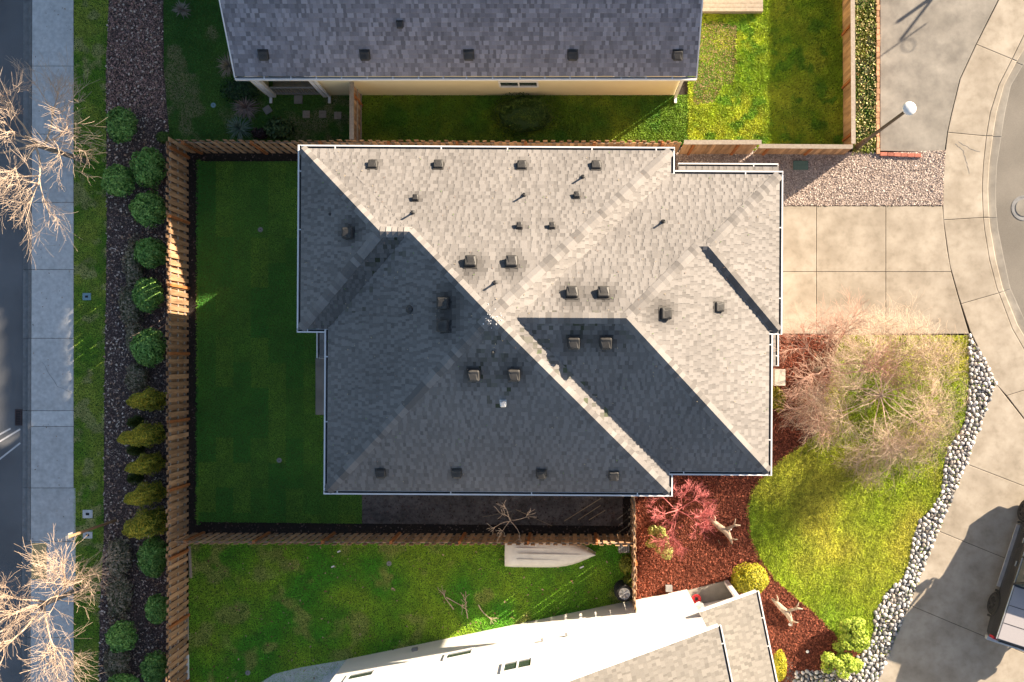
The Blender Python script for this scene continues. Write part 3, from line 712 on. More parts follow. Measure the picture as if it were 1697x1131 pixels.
# ---- main house. local frame: metres, origin at the north west eave corner, x to the east, y to the SOUTH negative (y up)
ZE = 5.9; TP = .667
A0 = P(494, 241, ZE); TH = -.0062
ML = Matrix.Translation((A0.x, A0.y, 0)) @ Matrix.Rotation(TH, 4, 'Z')
MLi = ML.inverted()
sE = F/(H-ZE)
def LX(px): return (px-494)/sE
def LY(py): return -(py-241)/sE
vols = [  # x0,x1,y0(south),y1(north)
    (LX(546), LX(1112), LY(813), LY(246.5)),
    (LX(500), None, LY(545), LY(246.5)),
    (None, LX(1276.5), LY(777.5), LY(285)),
    (None, LX(1292), LY(543.5), LY(285))]
XA, XB = LX(880), LX(830)
def vh(v, x, y):
    x0, x1, y0, y1 = v
    xx0 = x0 if x0 is not None else -99; xx1 = x1 if x1 is not None else 99
    if x0 is None and x < XB-.01: return -9
    if x1 is None and x > XB+.01: return -9
    d = min(x-xx0, xx1-x, y-y0, y1-y)
    return ZE+TP*d if d >= -1e-6 else -9
def zt_main(x, y): return max(vh(v, x, y) for v in vols)
def roof_z(px, py):
    """local position + height of the main roof surface seen at photo pixel"""
    z = 7.0
    for _ in range(30):
        q = MLi @ P(px, py, z); h = zt_main(q.x, q.y)
        if h < 0: break
        z = z*.4+h*.6
    q = MLi @ P(px, py, z); h = zt_main(q.x, q.y); e = .02
    gx = (zt_main(q.x+e, q.y)-zt_main(q.x-e, q.y)); gy = (zt_main(q.x, q.y+e)-zt_main(q.x, q.y-e))
    d = (-gx, 0) if abs(gx) > abs(gy) else (0, -gy)
    return q.x, q.y, h, d
house = thing('house', 'large beige house with grey hipped shingle roof in the centre', 'house', (0, 0, 0))
big_v = [(780, 437), (848, 437), (948, 488), (1000, 488), (951, 566), (1004, 566), (738, 503), (738, 541), (785, 619), (852, 619), (1100, 520), (580, 387)]
low_v = [(618, 275), (727, 275), (865, 276), (988, 276), (1190, 509), (631, 783), (757, 783), (897, 784), (1017, 787)]
small_v = [(689, 331), (956, 326), (861, 377), (915, 377)]
pipes = [(966, 294), (869, 324), (685, 353), (1099, 368), (821, 469)]
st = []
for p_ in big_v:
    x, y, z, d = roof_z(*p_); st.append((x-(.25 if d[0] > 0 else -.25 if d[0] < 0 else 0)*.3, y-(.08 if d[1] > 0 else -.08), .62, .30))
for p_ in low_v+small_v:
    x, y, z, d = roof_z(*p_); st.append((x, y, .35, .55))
def moss(x, y, fi):
    m = 0
    # valley of the west wing and the upper part of the south faces
    for (ax, ay, bx_, by) in MOSSL:
        dx, dy = bx_-ax, by-ay; L2 = dx*dx+dy*dy; t_ = max(0, min(1, ((x-ax)*dx+(y-ay)*dy)/L2)); d = math.hypot(x-ax-dx*t_, y-ay-dy*t_)
        if d < .5: m = max(m, .42*(1-d/.5)*(1-t_*.7))
    return m
def roofpt(px, py): q = roof_z(px, py); return (q[0], q[1])
MOSSL = [(*roofpt(660, 400), *roofpt(560, 530)), (*roofpt(817, 540), *roofpt(817, 680)), (*roofpt(875, 545), *roofpt(1000, 680)), (*roofpt(900, 540), *roofpt(1040, 545))]
base_roof = MB()
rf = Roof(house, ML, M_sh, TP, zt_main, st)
def hipfacets(rf, v, open_=None):
    x0, x1, y0, y1 = v
    if x0 is None or x1 is None:
        h = (y1-y0)/2; rz_ = ZE+TP*h
        if x1 is None:  # wing opening to the east, meets at XB
            xb = XB
            rf.facet((x0, y1), (x0, y0), [(x0, y1), (x0, y0), (x0+h, y0+h)], ZE)
            rf.facet((x0, y0), (xb, y0), [(x0, y0), (xb, y0), (xb, y0+h), (x0+h, y0+h)], ZE)
            xm = vols[0][0]
            rf.facet((xm, y1), (x0, y1), [(xm, y1), (x0, y1), (x0+h, y0+h), (xm+h, y0+h)], ZE)
        else:
            xb = XB
            rf.facet((x1, y0), (x1, y1), [(x1, y0), (x1, y1), (x1-h, y0+h)], ZE)
            rf.facet((xb, y0), (x1, y0), [(xb, y0), (x1, y0), (x1-h, y0+h), (xb, y0+h)], ZE)
            if v is vols[3]:
                xe = vols[2][1]; rf.facet((x1, y1), (xe, y1), [(x1, y1), (xe, y1), (xe-h, y0+h), (x1-h, y0+h)], ZE)
            else: rf.facet((x1, y1), (xb, y1), [(x1, y1), (xb, y1), (xb, y0+h), (x1-h, y0+h)], ZE)
    else:
        cx, cy = (x0+x1)/2, (y0+y1)/2
        for a, b in (((x0, y1), (x0, y0)), ((x0, y0), (x1, y0)), ((x1, y0), (x1, y1)), ((x1, y1), (x0, y1))):
            rf.facet(a, b, [a, b, (cx, cy)], ZE)
rf.damp = 5  # south facet of the west wing gets its shade through shingle colour
for v in vols: hipfacets(rf, v)
deck = MB()
for f in rf.fac:
    a, u, n, poly, z0, L_ = f
    deck.add([ML @ Vector((x, y, rf.zf(f, x, y)-.012)) for x, y in poly], [tuple(range(len(poly)))])
roof = deck.build('roof', M_deck, house)
# facets of the two east volumes coincide on their shared planes: skip duplicates
def skip(x, y, fi):
    v = vols[3]; V3 = vols[2]
    # facet order: main 0-3, west 4-6, east 7-9, bump 10-12
    if False:    # east north plane is the same as the bump north plane
        return vh(v, x, y) >= rf.zf(rf.fac[9], x, y)-.001
    return False
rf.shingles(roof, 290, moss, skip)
def hz(v): return ZE+TP*(v[3]-v[2])/2
m_ = vols[0]; cx, cy = (m_[0]+m_[1])/2, (m_[2]+m_[3])/2; hm = min((m_[1]-m_[0])/2, (m_[3]-m_[2])/2)
for c in ((m_[0], m_[2]), (m_[1], m_[2]), (m_[0], m_[3]), (m_[1], m_[3])):
    rf.cap(roof, c, (cx, cy), ZE, ZE+TP*hm)
w_ = vols[1]; h = (w_[3]-w_[2])/2; zr = ZE+TP*h
rf.cap(roof, (w_[0], w_[2]), (w_[0]+h, w_[2]+h), ZE, zr); rf.cap(roof, (w_[0], w_[3]), (w_[0]+h, w_[2]+h), ZE, zr)
rf.cap(roof, (w_[0]+h, w_[2]+h), (LX(700), w_[2]+h), zr, zr)
for v in vols[2:]:
    h = (v[3]-v[2])/2; zr = ZE+TP*h
    if v is vols[2]:
        rf.cap(roof, (v[1], v[2]), (v[1]-h, v[2]+h), ZE, zr); rf.cap(roof, (v[1]-h, v[2]+h), (LX(850), v[2]+h), zr, zr)
        # north hip above the bump-out only
        k = (vols[3][3]-vols[3][2])/2
        rf.cap(roof, (v[1]-k, v[3]-k), (v[1]-h, v[2]+h), ZE+TP*k, zr)
    else:
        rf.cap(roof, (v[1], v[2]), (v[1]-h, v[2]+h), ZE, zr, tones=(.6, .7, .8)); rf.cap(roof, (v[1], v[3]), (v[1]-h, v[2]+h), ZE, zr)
for (px, py) in big_v:
    x, y, z, d = roof_z(px, py); vent(house, ML, x, y, z, d, TP, .32, .19)
for (px, py) in low_v:
    x, y, z, d = roof_z(px, py); vent(house, ML, x, y, z, d, TP, .28, .13)
for (px, py) in small_v:
    x, y, z, d = roof_z(px, py); vent(house, ML, x, y, z, d, TP, .17, .14)
for (px, py) in pipes:
    x, y, z, d = roof_z(px, py); pipe(house, ML, x, y, z, .30, .03)
for (px, py, s_) in ((547, 355, .02), (680, 513, .05), (817, 584, .02)):
    x, y, z, d = roof_z(px, py); pipe(house, ML, x, y, z, .06, s_)
x, y, z, d = roof_z(834, 667); vent(house, ML, x, y, z, d, TP, .17, .12, M_silver, 'flue_cap')
mb = MB()
for i in range(26):
    px, py = random.gauss(817, 9), random.gauss(529, 9); x, y, z, d = roof_z(px, py)
    if z > 0: mb.box(ML @ Vector((x, y, z+.05)), (random.uniform(.015, .045), random.uniform(.012, .03), .01), random.random()*3)
mb.build('bird_droppings', M_white, roof, kind='stuff')
mb = MB()
for i in range(420):
    px, py = random.uniform(505, 1285), random.uniform(250, 812); x, y, z, d = roof_z(px, py)
    if z > 0: mb.box(ML @ Vector((x, y, z+.045)), (random.uniform(.015, .05), random.uniform(.01, .02), .008), random.random()*3, col=random.choice([(.5, .4, .25), (.2, .3, .1), (.3, .2, .15)]))
mb.build('fir_needles', M_leaf, roof, kind='stuff')
g_pts = [(vols[1][0], vols[1][3]), (vols[1][0], vols[1][2]), (m_[0], vols[1][2]), (m_[0], m_[2]), (m_[1], m_[2]), (m_[1], vols[2][2]), (vols[2][1], vols[2][2]), (vols[2][1], vols[3][2]), (vols[3][1], vols[3][2]), (vols[3][1], vols[3][3]), (m_[1], vols[3][3]), (m_[1], m_[3])]
# extend through convex corners
def off_corners(pts, d):
    n = len(pts); out = []
    for i in range(n):
        p0, p1, p2 = Vector(pts[i-1]), Vector(pts[i]), Vector(pts[(i+1) % n]); e1 = (p1-p0).normalized(); e2 = (p2-p1).normalized()
        out.append(e1.x*e2.y-e1.y*e2.x)
    return out
tn = off_corners(g_pts, 0); n = len(g_pts)
for i in range(n):
    a, b = Vector(g_pts[i]), Vector(g_pts[(i+1) % n]); u = (b-a).normalized(); ta, tb = tn[i], tn[(i+1) % n]
    a2 = a-u*(.117 if ta > 0 else -.117*0-.0); b2 = b+u*(0 if tb > 0 else -.0)
    if tb < 0: b2 = b-u*.117
    gutter(house, [tuple(a2), tuple(b2)], ZE-.02, ML)
# walls
def wall_ring(pts, inset_d, z0, z1, m4, m, root, zlap=.18):
    p = inset(pts, inset_d); n = len(p)
    mb = MB()
    for i in range(n): siding(mb, p[i], p[(i+1) % n], z0, z1, m4)
    return mb.build('wall', m, root), p
wl, wp = wall_ring(g_pts, .45, -.02, ZE-.05, ML, M_wallb, house)
sf = MB(); q = inset(g_pts, .0); sf.add([ML @ Vector((x, y, ZE-.06)) for x, y in q], [tuple(range(len(q)))]); sf.build('soffit', M_white, house)
for i, (k, z) in enumerate([(2.2, 1.6), (5.5, 4.4), (9.0, 4.4), (9.0, 1.6)]):
    window(house, ML, (k, m_[3]-.45, z), (1, 0), (0, 1), 1.1, 1.0, True)
for k, z in ((-1.6, 4.3), (-4.0, 4.3)):
    window(house, ML, (vols[1][0]+.45, k, z), (0, 1), (-1, 0), 1.2, 1.1, True)
for k, z in ((3.0, 4.3), (8.5, 4.3), (8.5, 1.5)):
    window(house, ML, (k, m_[2]+.45, z), (1, 0), (0, -1), 1.1, 1.1, True)
# lower pent roof at the north east, patio roof at the west, entry roof at the east
def pent(root, a, b, depth, z, t, m4, m, nm):
    """small single slope roof, eave a->b, inward left"""
    a = Vector(a); b = Vector(b); u = (b-a).normalized(); n = Vector((-u.y, u.x)); L_ = (b-a).length
    r2 = Roof(root, m4, m, t, None)
    r2.facet(a, b, [tuple(a), tuple(b), tuple(b+n*depth), tuple(a+n*depth)], z)
    mb = MB(); mb.add([m4 @ Vector((*p, zz)) for p, zz in ((a, z-.012), (b, z-.012), (b+n*depth, z+t*depth-.012), (a+n*depth, z+t*depth-.012))], [(0, 1, 2, 3)])
    rr = mb.build(nm, M_deck, root); r2.shingles(rr, 40); gutter(root, [tuple(a), tuple(b)], z-.02, m4); return rr
def loc(px, py, z): q = MLi @ P(px, py, z); return (q.x, q.y)
a = loc(1290, 277, 2.9); b = loc(1124, 276, 2.9); pent(house, a, b, 1.1, 2.9, .45, ML, M_sh, 'pent_roof')
a = loc(530, 545, 2.8); b = loc(530, 594, 2.8); pent(house, a, b, .9, 2.8, .25, ML, M_sh, 'patio_roof')
a = loc(1285, 607, 2.9); b = loc(1285, 548, 2.9); pent(house, a, b, 1.0, 2.9, .35, ML, M_sh, 'entry_roof')
mb = MB(); c = MLi @ P(1284, 624, 0); mb.box(ML @ Vector((c.x-.35, c.y, 1.3)), (.35, .55, 2.6)); mb.build('porch_pier', M_wallb, house)
for px, py in ((527, 592),):
    c = P(px, py, 2.6); mb = MB(); mb.box((c.x+.12, c.y, 1.35), (.1, .1, 2.7)); mb.build('post', M_white, house)
slab('patio_slab', [(523, 594), (600, 594), (600, 689), (523, 688)], -.1, .05, M_conc2, house)

# ---- upper neighbour house (single storey, ridge beyond the frame)
ZN = 3.6; TN = .74
nh = thing('house', 'cream single storey house with long grey shingle roof at the top', 'house')
eA = P(390, 126.5, ZN); eB = P(1153.5, 126.5, ZN)
dep = 6.5
rn = Roof(nh, I4, M_sh2, TN, None, [], .145)
ax, bx_, ey = eA.x, eB.x, eA.y
rn.tones = [.74, .8, .88, 1.0, 1.1, 1.2]
rn.facet((ax, ey), (bx_, ey), [(ax, ey), (bx_, ey), (bx_, ey+dep), (ax, ey+dep)], ZN)
zr = ZN+TN*dep
mb = MB(); mb.add([(ax, ey, ZN-.012), (bx_, ey, ZN-.012), (bx_, ey+dep, zr-.012), (ax, ey+dep, zr-.012), (ax, ey+2*dep, ZN-.012), (bx_, ey+2*dep, ZN-.012)], [(0, 1, 2, 3), (3, 2, 5, 4)])
nroof = mb.build('roof', M_sh2, nh)
rn.shingles(nroof, 290)
for sx in (ax, bx_):
    s = -1 if sx == ax else 1
    mb = MB()
    mb.add([(sx+s*.0, ey-.05, ZN-.2), (sx+s*.04, ey-.05, ZN-.2), (sx+s*.04, ey+dep, zr-.2), (sx, ey+dep, zr-.2), (sx, ey-.05, ZN+.0), (sx+s*.04, ey-.05, ZN+.0), (sx+s*.04, ey+dep, zr), (sx, ey+dep, zr)],
           [(3, 2, 1, 0), (4, 5, 6, 7), (0, 1, 5, 4), (1, 2, 6, 5), (2, 3, 7, 6), (3, 0, 4, 7)])
    mb.build('rake_board', M_white, nh)
gutter(nh, [(ax-.02, ey), (bx_+.02, ey)], ZN-.02, I4, step=(.75, .9))
wy = P(0, 158, 0).y; wxa = P(452, 158).x+.0; wxb = P(1117, 158).x
wm = MB(); siding(wm, (P(583, 0).x, wy), (wxb, wy), -.02, ZN+.2); siding(wm, (wxb, wy), (wxb, wy+10), -.02, ZN)
siding(wm, (wxa-.25, wy+10), (wxa-.25, wy), -.02, ZN)
siding(wm, (P(540, 0).x, wy), (P(583, 0).x, wy), -.02, ZN+.2)
siding(wm, (wxa-.25, wy+1.8), (P(540, 0).x, wy+1.8), -.02, ZN+.9); siding(wm, (P(540, 0).x, wy+1.8), (P(540, 0).x, wy), -.02, ZN+.2)
wm.build('wall', M_wallc, nh)
# covered patio corner: white posts, slab and rail
for px in (455, 539):
    c = P(px, 158); mb = MB(); mb.box((c.x, c.y-.02, 1.75), (.13, .13, 3.5)); mb.build('post', M_white, nh)
slab('patio_slab', [(452, 158), (540, 158), (540, 40), (452, 40)], -.1, .03, M_conc2, nh)
mb = MB()
a = P(461, 158); b = P(533, 158)
for zz in (.25, 1.0): mb.box(((a.x+b.x)/2, a.y, zz), (b.x-a.x, .05, .05))
for i in range(15): mb.box((a.x+(b.x-a.x)*i/14, a.y, .6), (.025, .025, .75))
mb.build('railing', M_crate, nh)
for (px0, px1, dx) in ((1119, 1131, 0), (450, 446, 0), (547, 545, 0)):
    c = P(px0, 159); mb = MB(); mb.box((c.x, c.y-.06, 1.6), (.09, .07, 3.1)); mb.box((c.x, c.y-.16, .08), (.09, .25, .08)); mb.build('downspout', M_white, nh)
# window on the wall, high under the eave (wall plane at wy, seen at py 138)
def wallz(py): return H-(-(wy)*F)/(py-NY)
zc = wallz(138.5)
zc = min(max(zc, 1.2), 2.6)
window(nh, I4, ((P(859.5, 138.5, zc).x), wy, zc), (1, 0), (0, -1), 1.25, .55, True, .06)
window(nh, I4, (P(1040, 138, zc).x, wy, 2.75), (1, 0), (0, -1), 1.0, .5, True, .06)
for (px, py, s_) in ((437, 91, .30), (605, 91, .30), (777, 91, .30), (949, 91, .30), (1123, 91, .30), (663, 40, .2)):
    d = 1.0
    for _ in range(20): d = max(0, P(px, py, ZN+TN*d).y-ey)
    vent(nh, I4, P(px, py, ZN+TN*d).x, ey+d, ZN+TN*d, (0, -1), TN, s_, .14)
# deck behind
dk = thing('deck', 'tan wooden deck beside the upper neighbour house', 'deck')
for i in range(6):
    a = P(1120, 20-i*6.8); b = P(1262, 20-i*6.8); mb = MB(); mb.box(((a.x+b.x)/2, a.y, .25), (b.x-a.x, .138, .04)); mb.build('plank', M_weath, dk)
mb = MB(); a = P(1120, 23); b = P(1262, 23); mb.box(((a.x+b.x)/2, a.y, .12), (b.x-a.x, .03, .24)); mb.build('fascia', M_weath, dk)

# ---- lower neighbour house (two storeys, turned)
sh = thing('house', 'white two storey house with sunlit side wall at the bottom', 'house')
AW = math.atan(.206)
c0 = P(1138, 977)                                  # north east wall corner
MS = Matrix.Translation((c0.x, c0.y, 0)) @ Matrix.Rotation(AW, 4, 'Z')   # local x to the east along the wall, y to the north
MSi = MS.inverted()
wlen = (P(1138, 977)-P(575, 1093)).length
ZS = 6.0; TS = .5
wm = MB()
siding(wm, (0, 0), (-wlen, 0), -.02, 9.6, MS, out=1)
# gable side: wall follows the rake; build it up to the roof line by clipping at the ridge
wm = MB(); z = -.02
ridge = -6.0
def rakez(x): return ZS+TS*(-(x)+.35) if x > ridge else ZS+TS*(-ridge+.35)-TS*(ridge-x)
while z < 9.3:
    zt_ = z+.18; xr = 0.0; xl = -wlen
    if zt_ > ZS+.1:
        xr = -((zt_-ZS)/TS-.10); xl = 2*ridge-xr
        xl = max(xl, -wlen)
    if xr-xl < .3: break
    vs = [MS @ Vector((x_, y_, zz)) for x_ in (xr, xl) for (y_, zz) in ((.012, z), (.001, zt_), (-.1, zt_), (-.1, z))]
    wm.add(vs, [(0, 1, 5, 4), (1, 2, 6, 5), (3, 0, 4, 7), (0, 3, 2, 1), (7, 4, 5, 6), (2, 3, 7, 6)]); z = zt_
siding(wm, (0, -12), (0, 0), -.02, ZS, MS); siding(wm, (-wlen, 0), (-wlen, -12), -.02, ZS-.6, MS, out=1)
wm.build('wall', M_wallw, sh)
rs_ = Roof(sh, MS, M_sh3, TS, None, [], .145)
q = MSi @ P(1195.5, 1037.5, ZS); ex_, ny_ = q.x-.11, q.y
rs_.tones = [.84, .9, .97, 1.0, 1.05]
rs_.facet((ex_, -9), (ex_, ny_), [(ex_, -9), (ex_, ny_), (ridge, ny_), (ridge, -9)], ZS)
zr = ZS+TS*(ex_-ridge)
mb = MB(); mb.add([MS @ Vector(p) for p in ((ex_, -9, ZS-.012), (ex_, ny_, ZS-.012), (ridge, ny_, zr-.012), (ridge, -9, zr-.012), (2*ridge-ex_, ny_, ZS-.012), (2*ridge-ex_, -9, ZS-.012))], [(0, 1, 2, 3), (3, 2, 4, 5)])
sroof = mb.build('roof', M_sh3, sh); rs_.shingles(sroof, 290)
gutter(sh, [(ex_, -9), (ex_, ny_)], ZS-.02, MS, step=(.9, 1.5))
mb = MB(); mb.add([MS @ Vector(p) for p in ((ex_+.02, ny_, ZS-.2), (ridge, ny_, zr-.2), (ridge, ny_, zr+.02), (ex_+.02, ny_, ZS+.02), (ex_+.02, ny_+.04, ZS-.2), (ridge, ny_+.04, zr-.2), (ridge, ny_+.04, zr+.02), (ex_+.02, ny_+.04, ZS+.02))],
           [(0, 1, 2, 3), (4, 7, 6, 5), (3, 2, 6, 7), (0, 3, 7, 4), (0, 4, 5, 1)]); mb.build('rake_board', M_white, sh)
mb = MB(); mb.add([MS @ Vector(p) for p in ((2*ridge-ex_, ny_, ZS-.2), (ridge, ny_, zr-.2), (ridge, ny_, zr+.02), (2*ridge-ex_, ny_, ZS+.02), (2*ridge-ex_, ny_+.04, ZS-.2), (ridge, ny_+.04, zr-.2), (ridge, ny_+.04, zr+.02), (2*ridge-ex_, ny_+.04, ZS+.02))],
           [(0, 3, 2, 1), (4, 5, 6, 7), (3, 7, 6, 2), (0, 4, 7, 3)]); mb.build('rake_board', M_white, sh)
# lower garage / porch roof
ZL = 3.0
q = MSi @ P(1258, 980.5, ZL); lx_, ly_ = q.x-.11, q.y
rl = Roof(sh, MS, M_sh3, .5, None, [], .145)
q2 = MSi @ P(1151, 1013, 4.1)
rl.facet((lx_, -9), (lx_, ly_), [(lx_, -9), (lx_, ly_), (0.0, ly_), (0.0, -9)], ZL)
zq = ZL+.5*lx_
mb = MB(); mb.add([MS @ Vector(p) for p in ((lx_, -9, ZL-.012), (lx_, ly_, ZL-.012), (0, ly_, zq-.012), (0, -9, zq-.012))], [(0, 1, 2, 3)])
lroof = mb.build('porch_roof', M_sh3, sh); rl.shingles(lroof, 120)
gutter(sh, [(lx_, -9), (lx_, ly_)], ZL-.02, MS, step=(.9, 1.5))
mb = MB(); mb.add([MS @ Vector(p) for p in ((lx_+.02, ly_, ZL-.2), (0, ly_, zq-.2), (0, ly_, zq+.02), (lx_+.02, ly_, ZL+.02), (lx_+.02, ly_+.04, ZL-.2), (0, ly_+.04, zq-.2), (0, ly_+.04, zq+.02), (lx_+.02, ly_+.04, ZL+.02))],
           [(0, 1, 2, 3), (4, 7, 6, 5), (3, 2, 6, 7), (0, 3, 7, 4), (1, 5, 6, 2)]); mb.build('rake_board', M_white, sh)
wm = MB(); siding(wm, (lx_-.45, -12), (lx_-.45, -.6), -.02, ZL, MS); siding(wm, (lx_-.45, -.6), (0, -.6), -.02, ZL+.1, MS); wm.build('garage_wall', M_wallw, sh)
# porch
slab('porch_floor', [(1138, 978), (1203, 961), (1222, 998), (1158, 1016)], -.1, .12, M_conc2, sh)
for (px, py) in ((1203, 964), (1217, 993)):
    c = P(px, py); mb = MB(); mb.box((c.x, c.y, 1.45), (.14, .14, 2.7), AW); mb.build('post', M_white, sh)
mb = MB(); a = P(1203, 964); b = P(1217, 993); d_ = b-a; an = math.atan2(d_.y, d_.x)
for zz in (.3, .95): mb.box(((a.x+b.x)/2, (a.y+b.y)/2, zz), (d_.length, .06, .07), an)
for i in range(8): c = a+d_*(i+.5)/8; mb.box((c.x, c.y, .62), (.035, .035, .65), an)
mb.build('railing', M_white, sh)
# windows on the long wall: solve height from the pixel
def on_wall(px, py):
    d = P(px, py, 0)-Vector((0, 0, H)); o_ = Vector((0, 0, H)); lo = MSi @ o_; ld = (MSi.to_3x3() @ d); t_ = -lo.y/ld.y; q = lo+ld*t_; return q
for (px, py, w_, h_) in ((858, 1104, .85, .85), (761, 1086, .85, .55), (598, 1121, .85, .6)):
    q = on_wall(px, py); window(sh, MS, (q.x, .012, q.z), (1, 0), (0, 1), w_, h_, False if h_ < .8 else True, .08)
for (px, py) in ((688, 1079), (899, 1064), (939, 1055)):
    q = on_wall(px, py); mb = MB(); s_ = .2 if px < 700 else .08
    mb.box(MS @ Vector((q.x, .06, q.z)), (s_, .1, s_), AW); mb.build('wall_vent', M_crate, sh)
slab('side_path', [(400, 1200), (432, 1131), (454, 1117), (497, 1106), (575, 1093), (575, 1200)], -.1, .02, M_cool, sh)
slab('step_pad', [(1292, 1095), (1312, 1095), (1320, 1140), (1296, 1140)], -.1, .03, M_conc2, sh)

# ---- house further north, outside the frame (casts the shade on the upper left)
ho = thing('house', 'neighbour house north of the frame', 'house')
c = P(560, -560); mb = MB(); mb.box((c.x, c.y, 3), (16, 9, 6)); mb.build('wall', M_wallb, ho)
mb = MB(); a, b = 8.5, 5.0
mb.add([(c.x-a, c.y-b, 6), (c.x+a, c.y-b, 6), (c.x+a, c.y+b, 6), (c.x-a, c.y+b, 6), (c.x-a+5, c.y, 9), (c.x+a-5, c.y, 9)], [(0, 1, 5, 4), (1, 2, 5), (2, 3, 4, 5), (3, 0, 4), (3, 2, 1, 0)])
mb.build('roof', M_sh2, ho)

# ------------------------------------------------------------ fences
def board_mesh(w_, th, m):
    mb = MB(); mb.box((0, 0, .5), (w_, th, 1)); me = mb.mesh('picket', m); return me
BM = [board_mesh(.15, .018, M_cedar), board_mesh(.145, .018, M_cedar), board_mesh(.155, .018, M_cedar)]
def fence(pa, pb, h, lab, pitch=.262, side=1, cap=False, post_step=2.35, solid=False, hb=None):
    """shadowbox fence between ground pixels; side: which side faces the camera foot"""
    a = P(*pa); b = P(*pb); d = b-a; L_ = d.length; an = math.atan2(d.y, d.x); u = d.normalized(); n = Vector((-u.y, u.x, 0))*side
    f = thing('fence', lab, 'fence', a)
    k = 0; x = .08; fl = 0
    while x < L_-.03:
        for s_ in ((1, 0) if not solid else (1,)):
            xx = x+(pitch/2 if s_ == 0 else 0)
            if xx > L_-.03: continue
            off = .034 if s_ else -.034
            p = u*xx+n*off; hh = h+random.uniform(-.025, .02)
            link('picket', random.choice(BM), f, (p.x, p.y, .02), (random.uniform(-.012, .012), random.uniform(-.012, .012), an+random.uniform(-.05, .05)), (1, 1, hh))
        x += pitch if not solid else .142
    for zz in (.3, h*.5, h-.22):
        mb = MB(); c = u*(L_/2); mb.box((c.x, c.y, zz), (L_, .038, .09), an); mb.build('rail', M_weath, f)
    x = .35
    while x < L_:
        p = u*x+n*.035; mb = MB(); mb.box((0, 0, (h+.02)/2), (.09, .11, h+.02)); o = mb.build('post', M_post, f); o.location = (p.x, p.y, 0); o.rotation_euler = (0, 0, an); x += post_step
    if cap:
        mb = MB(); c = u*(L_/2); mb.box((c.x, c.y, h+.03), (L_, .15, .035), an); mb.build('cap_rail', M_weath, f)
    return f
fence((311, 246), (311, 1180), 1.83, 'long brown shadowbox fence running down beside the left planting bed', side=1)
fence((318, 252.5), (1120, 254), 1.83, 'brown shadowbox fence along the top edge of the back yard', side=-1)
fence((1124, 254), (1246, 254), 1.78, 'tall orange panel of the fence right of the house corner', side=-1, cap=True, solid=True, post_step=1.55)
fence((1248, 254), (1398, 255), 1.15, 'low capped fence above the pinkish gravel strip', side=-1, cap=True, solid=True, post_step=1.5)
fence((1399, 250), (1397, -120), 1.15, 'low capped fence between the weedy yard and upper driveway', side=1, cap=True, solid=True, post_step=1.9)
fence((601, 160), (601, 250), 1.83, 'short weathered fence joining cream house and back fence', side=-1, cap=True, solid=True, post_step=1.8)
fence((322, 885), (1046, 887), 1.83, 'brown fence along the bottom of the back yard', side=1)
fence((1046.5, 795), (1047, 998), 1.83, 'short dark fence beside the red front bed, seen from above', side=1)
# pale timbers on the left fence foot
for (x0, y0, x1, y1, lab) in ((315, 905, 317.5, 957, 'thin pale timber lying beside the fence corner'), (311.5, 1010, 312, 1060, 'thin pale timber low on the left fence'), (312, 1085, 313, 1145, 'white painted board at the bottom of the left fence')):
    a, b = P(x0, y0), P(x1, y1); d = b-a; mb = MB(); mb.box((0, 0, .06), (d.length, .07, .1)); o = mb.build('timber', M_weath if 'pale' in lab else M_white); c = (a+b)/2
    o.location = (c.x, c.y, 0); o.rotation_euler = (0, 0, math.atan2(d.y, d.x)); tag(o, lab, 'board')

# bricks
be = thing('brick_edging', 'row of orange bricks edging the upper driveway', 'edging')
y = -40
while y < 250:
    c = P(1453.8+random.uniform(-.5, .5), y+4.6); mb = MB(); mb.box((0, 0, .03), (.11+random.uniform(-.01, .02), .2, .09)); o = mb.build('brick', M_brick, be, bevel=.006); o.location = (c.x, c.y, .03); o.rotation_euler = (0, 0, random.uniform(-.06, .06)); y += 9.9
be2 = thing('brick_edging', 'short row of dark red bricks below the upper driveway', 'edging')
for i in range(6):
    c = P(1463+i*11.4, 256.5+i*.45); mb = MB(); mb.box((0, 0, .03), (.235, .13, .09)); o = mb.build('brick', M_brickr, be2, bevel=.006); o.location = (c.x, c.y, .03); o.rotation_euler = (0, 0, random.uniform(-.05, .02))

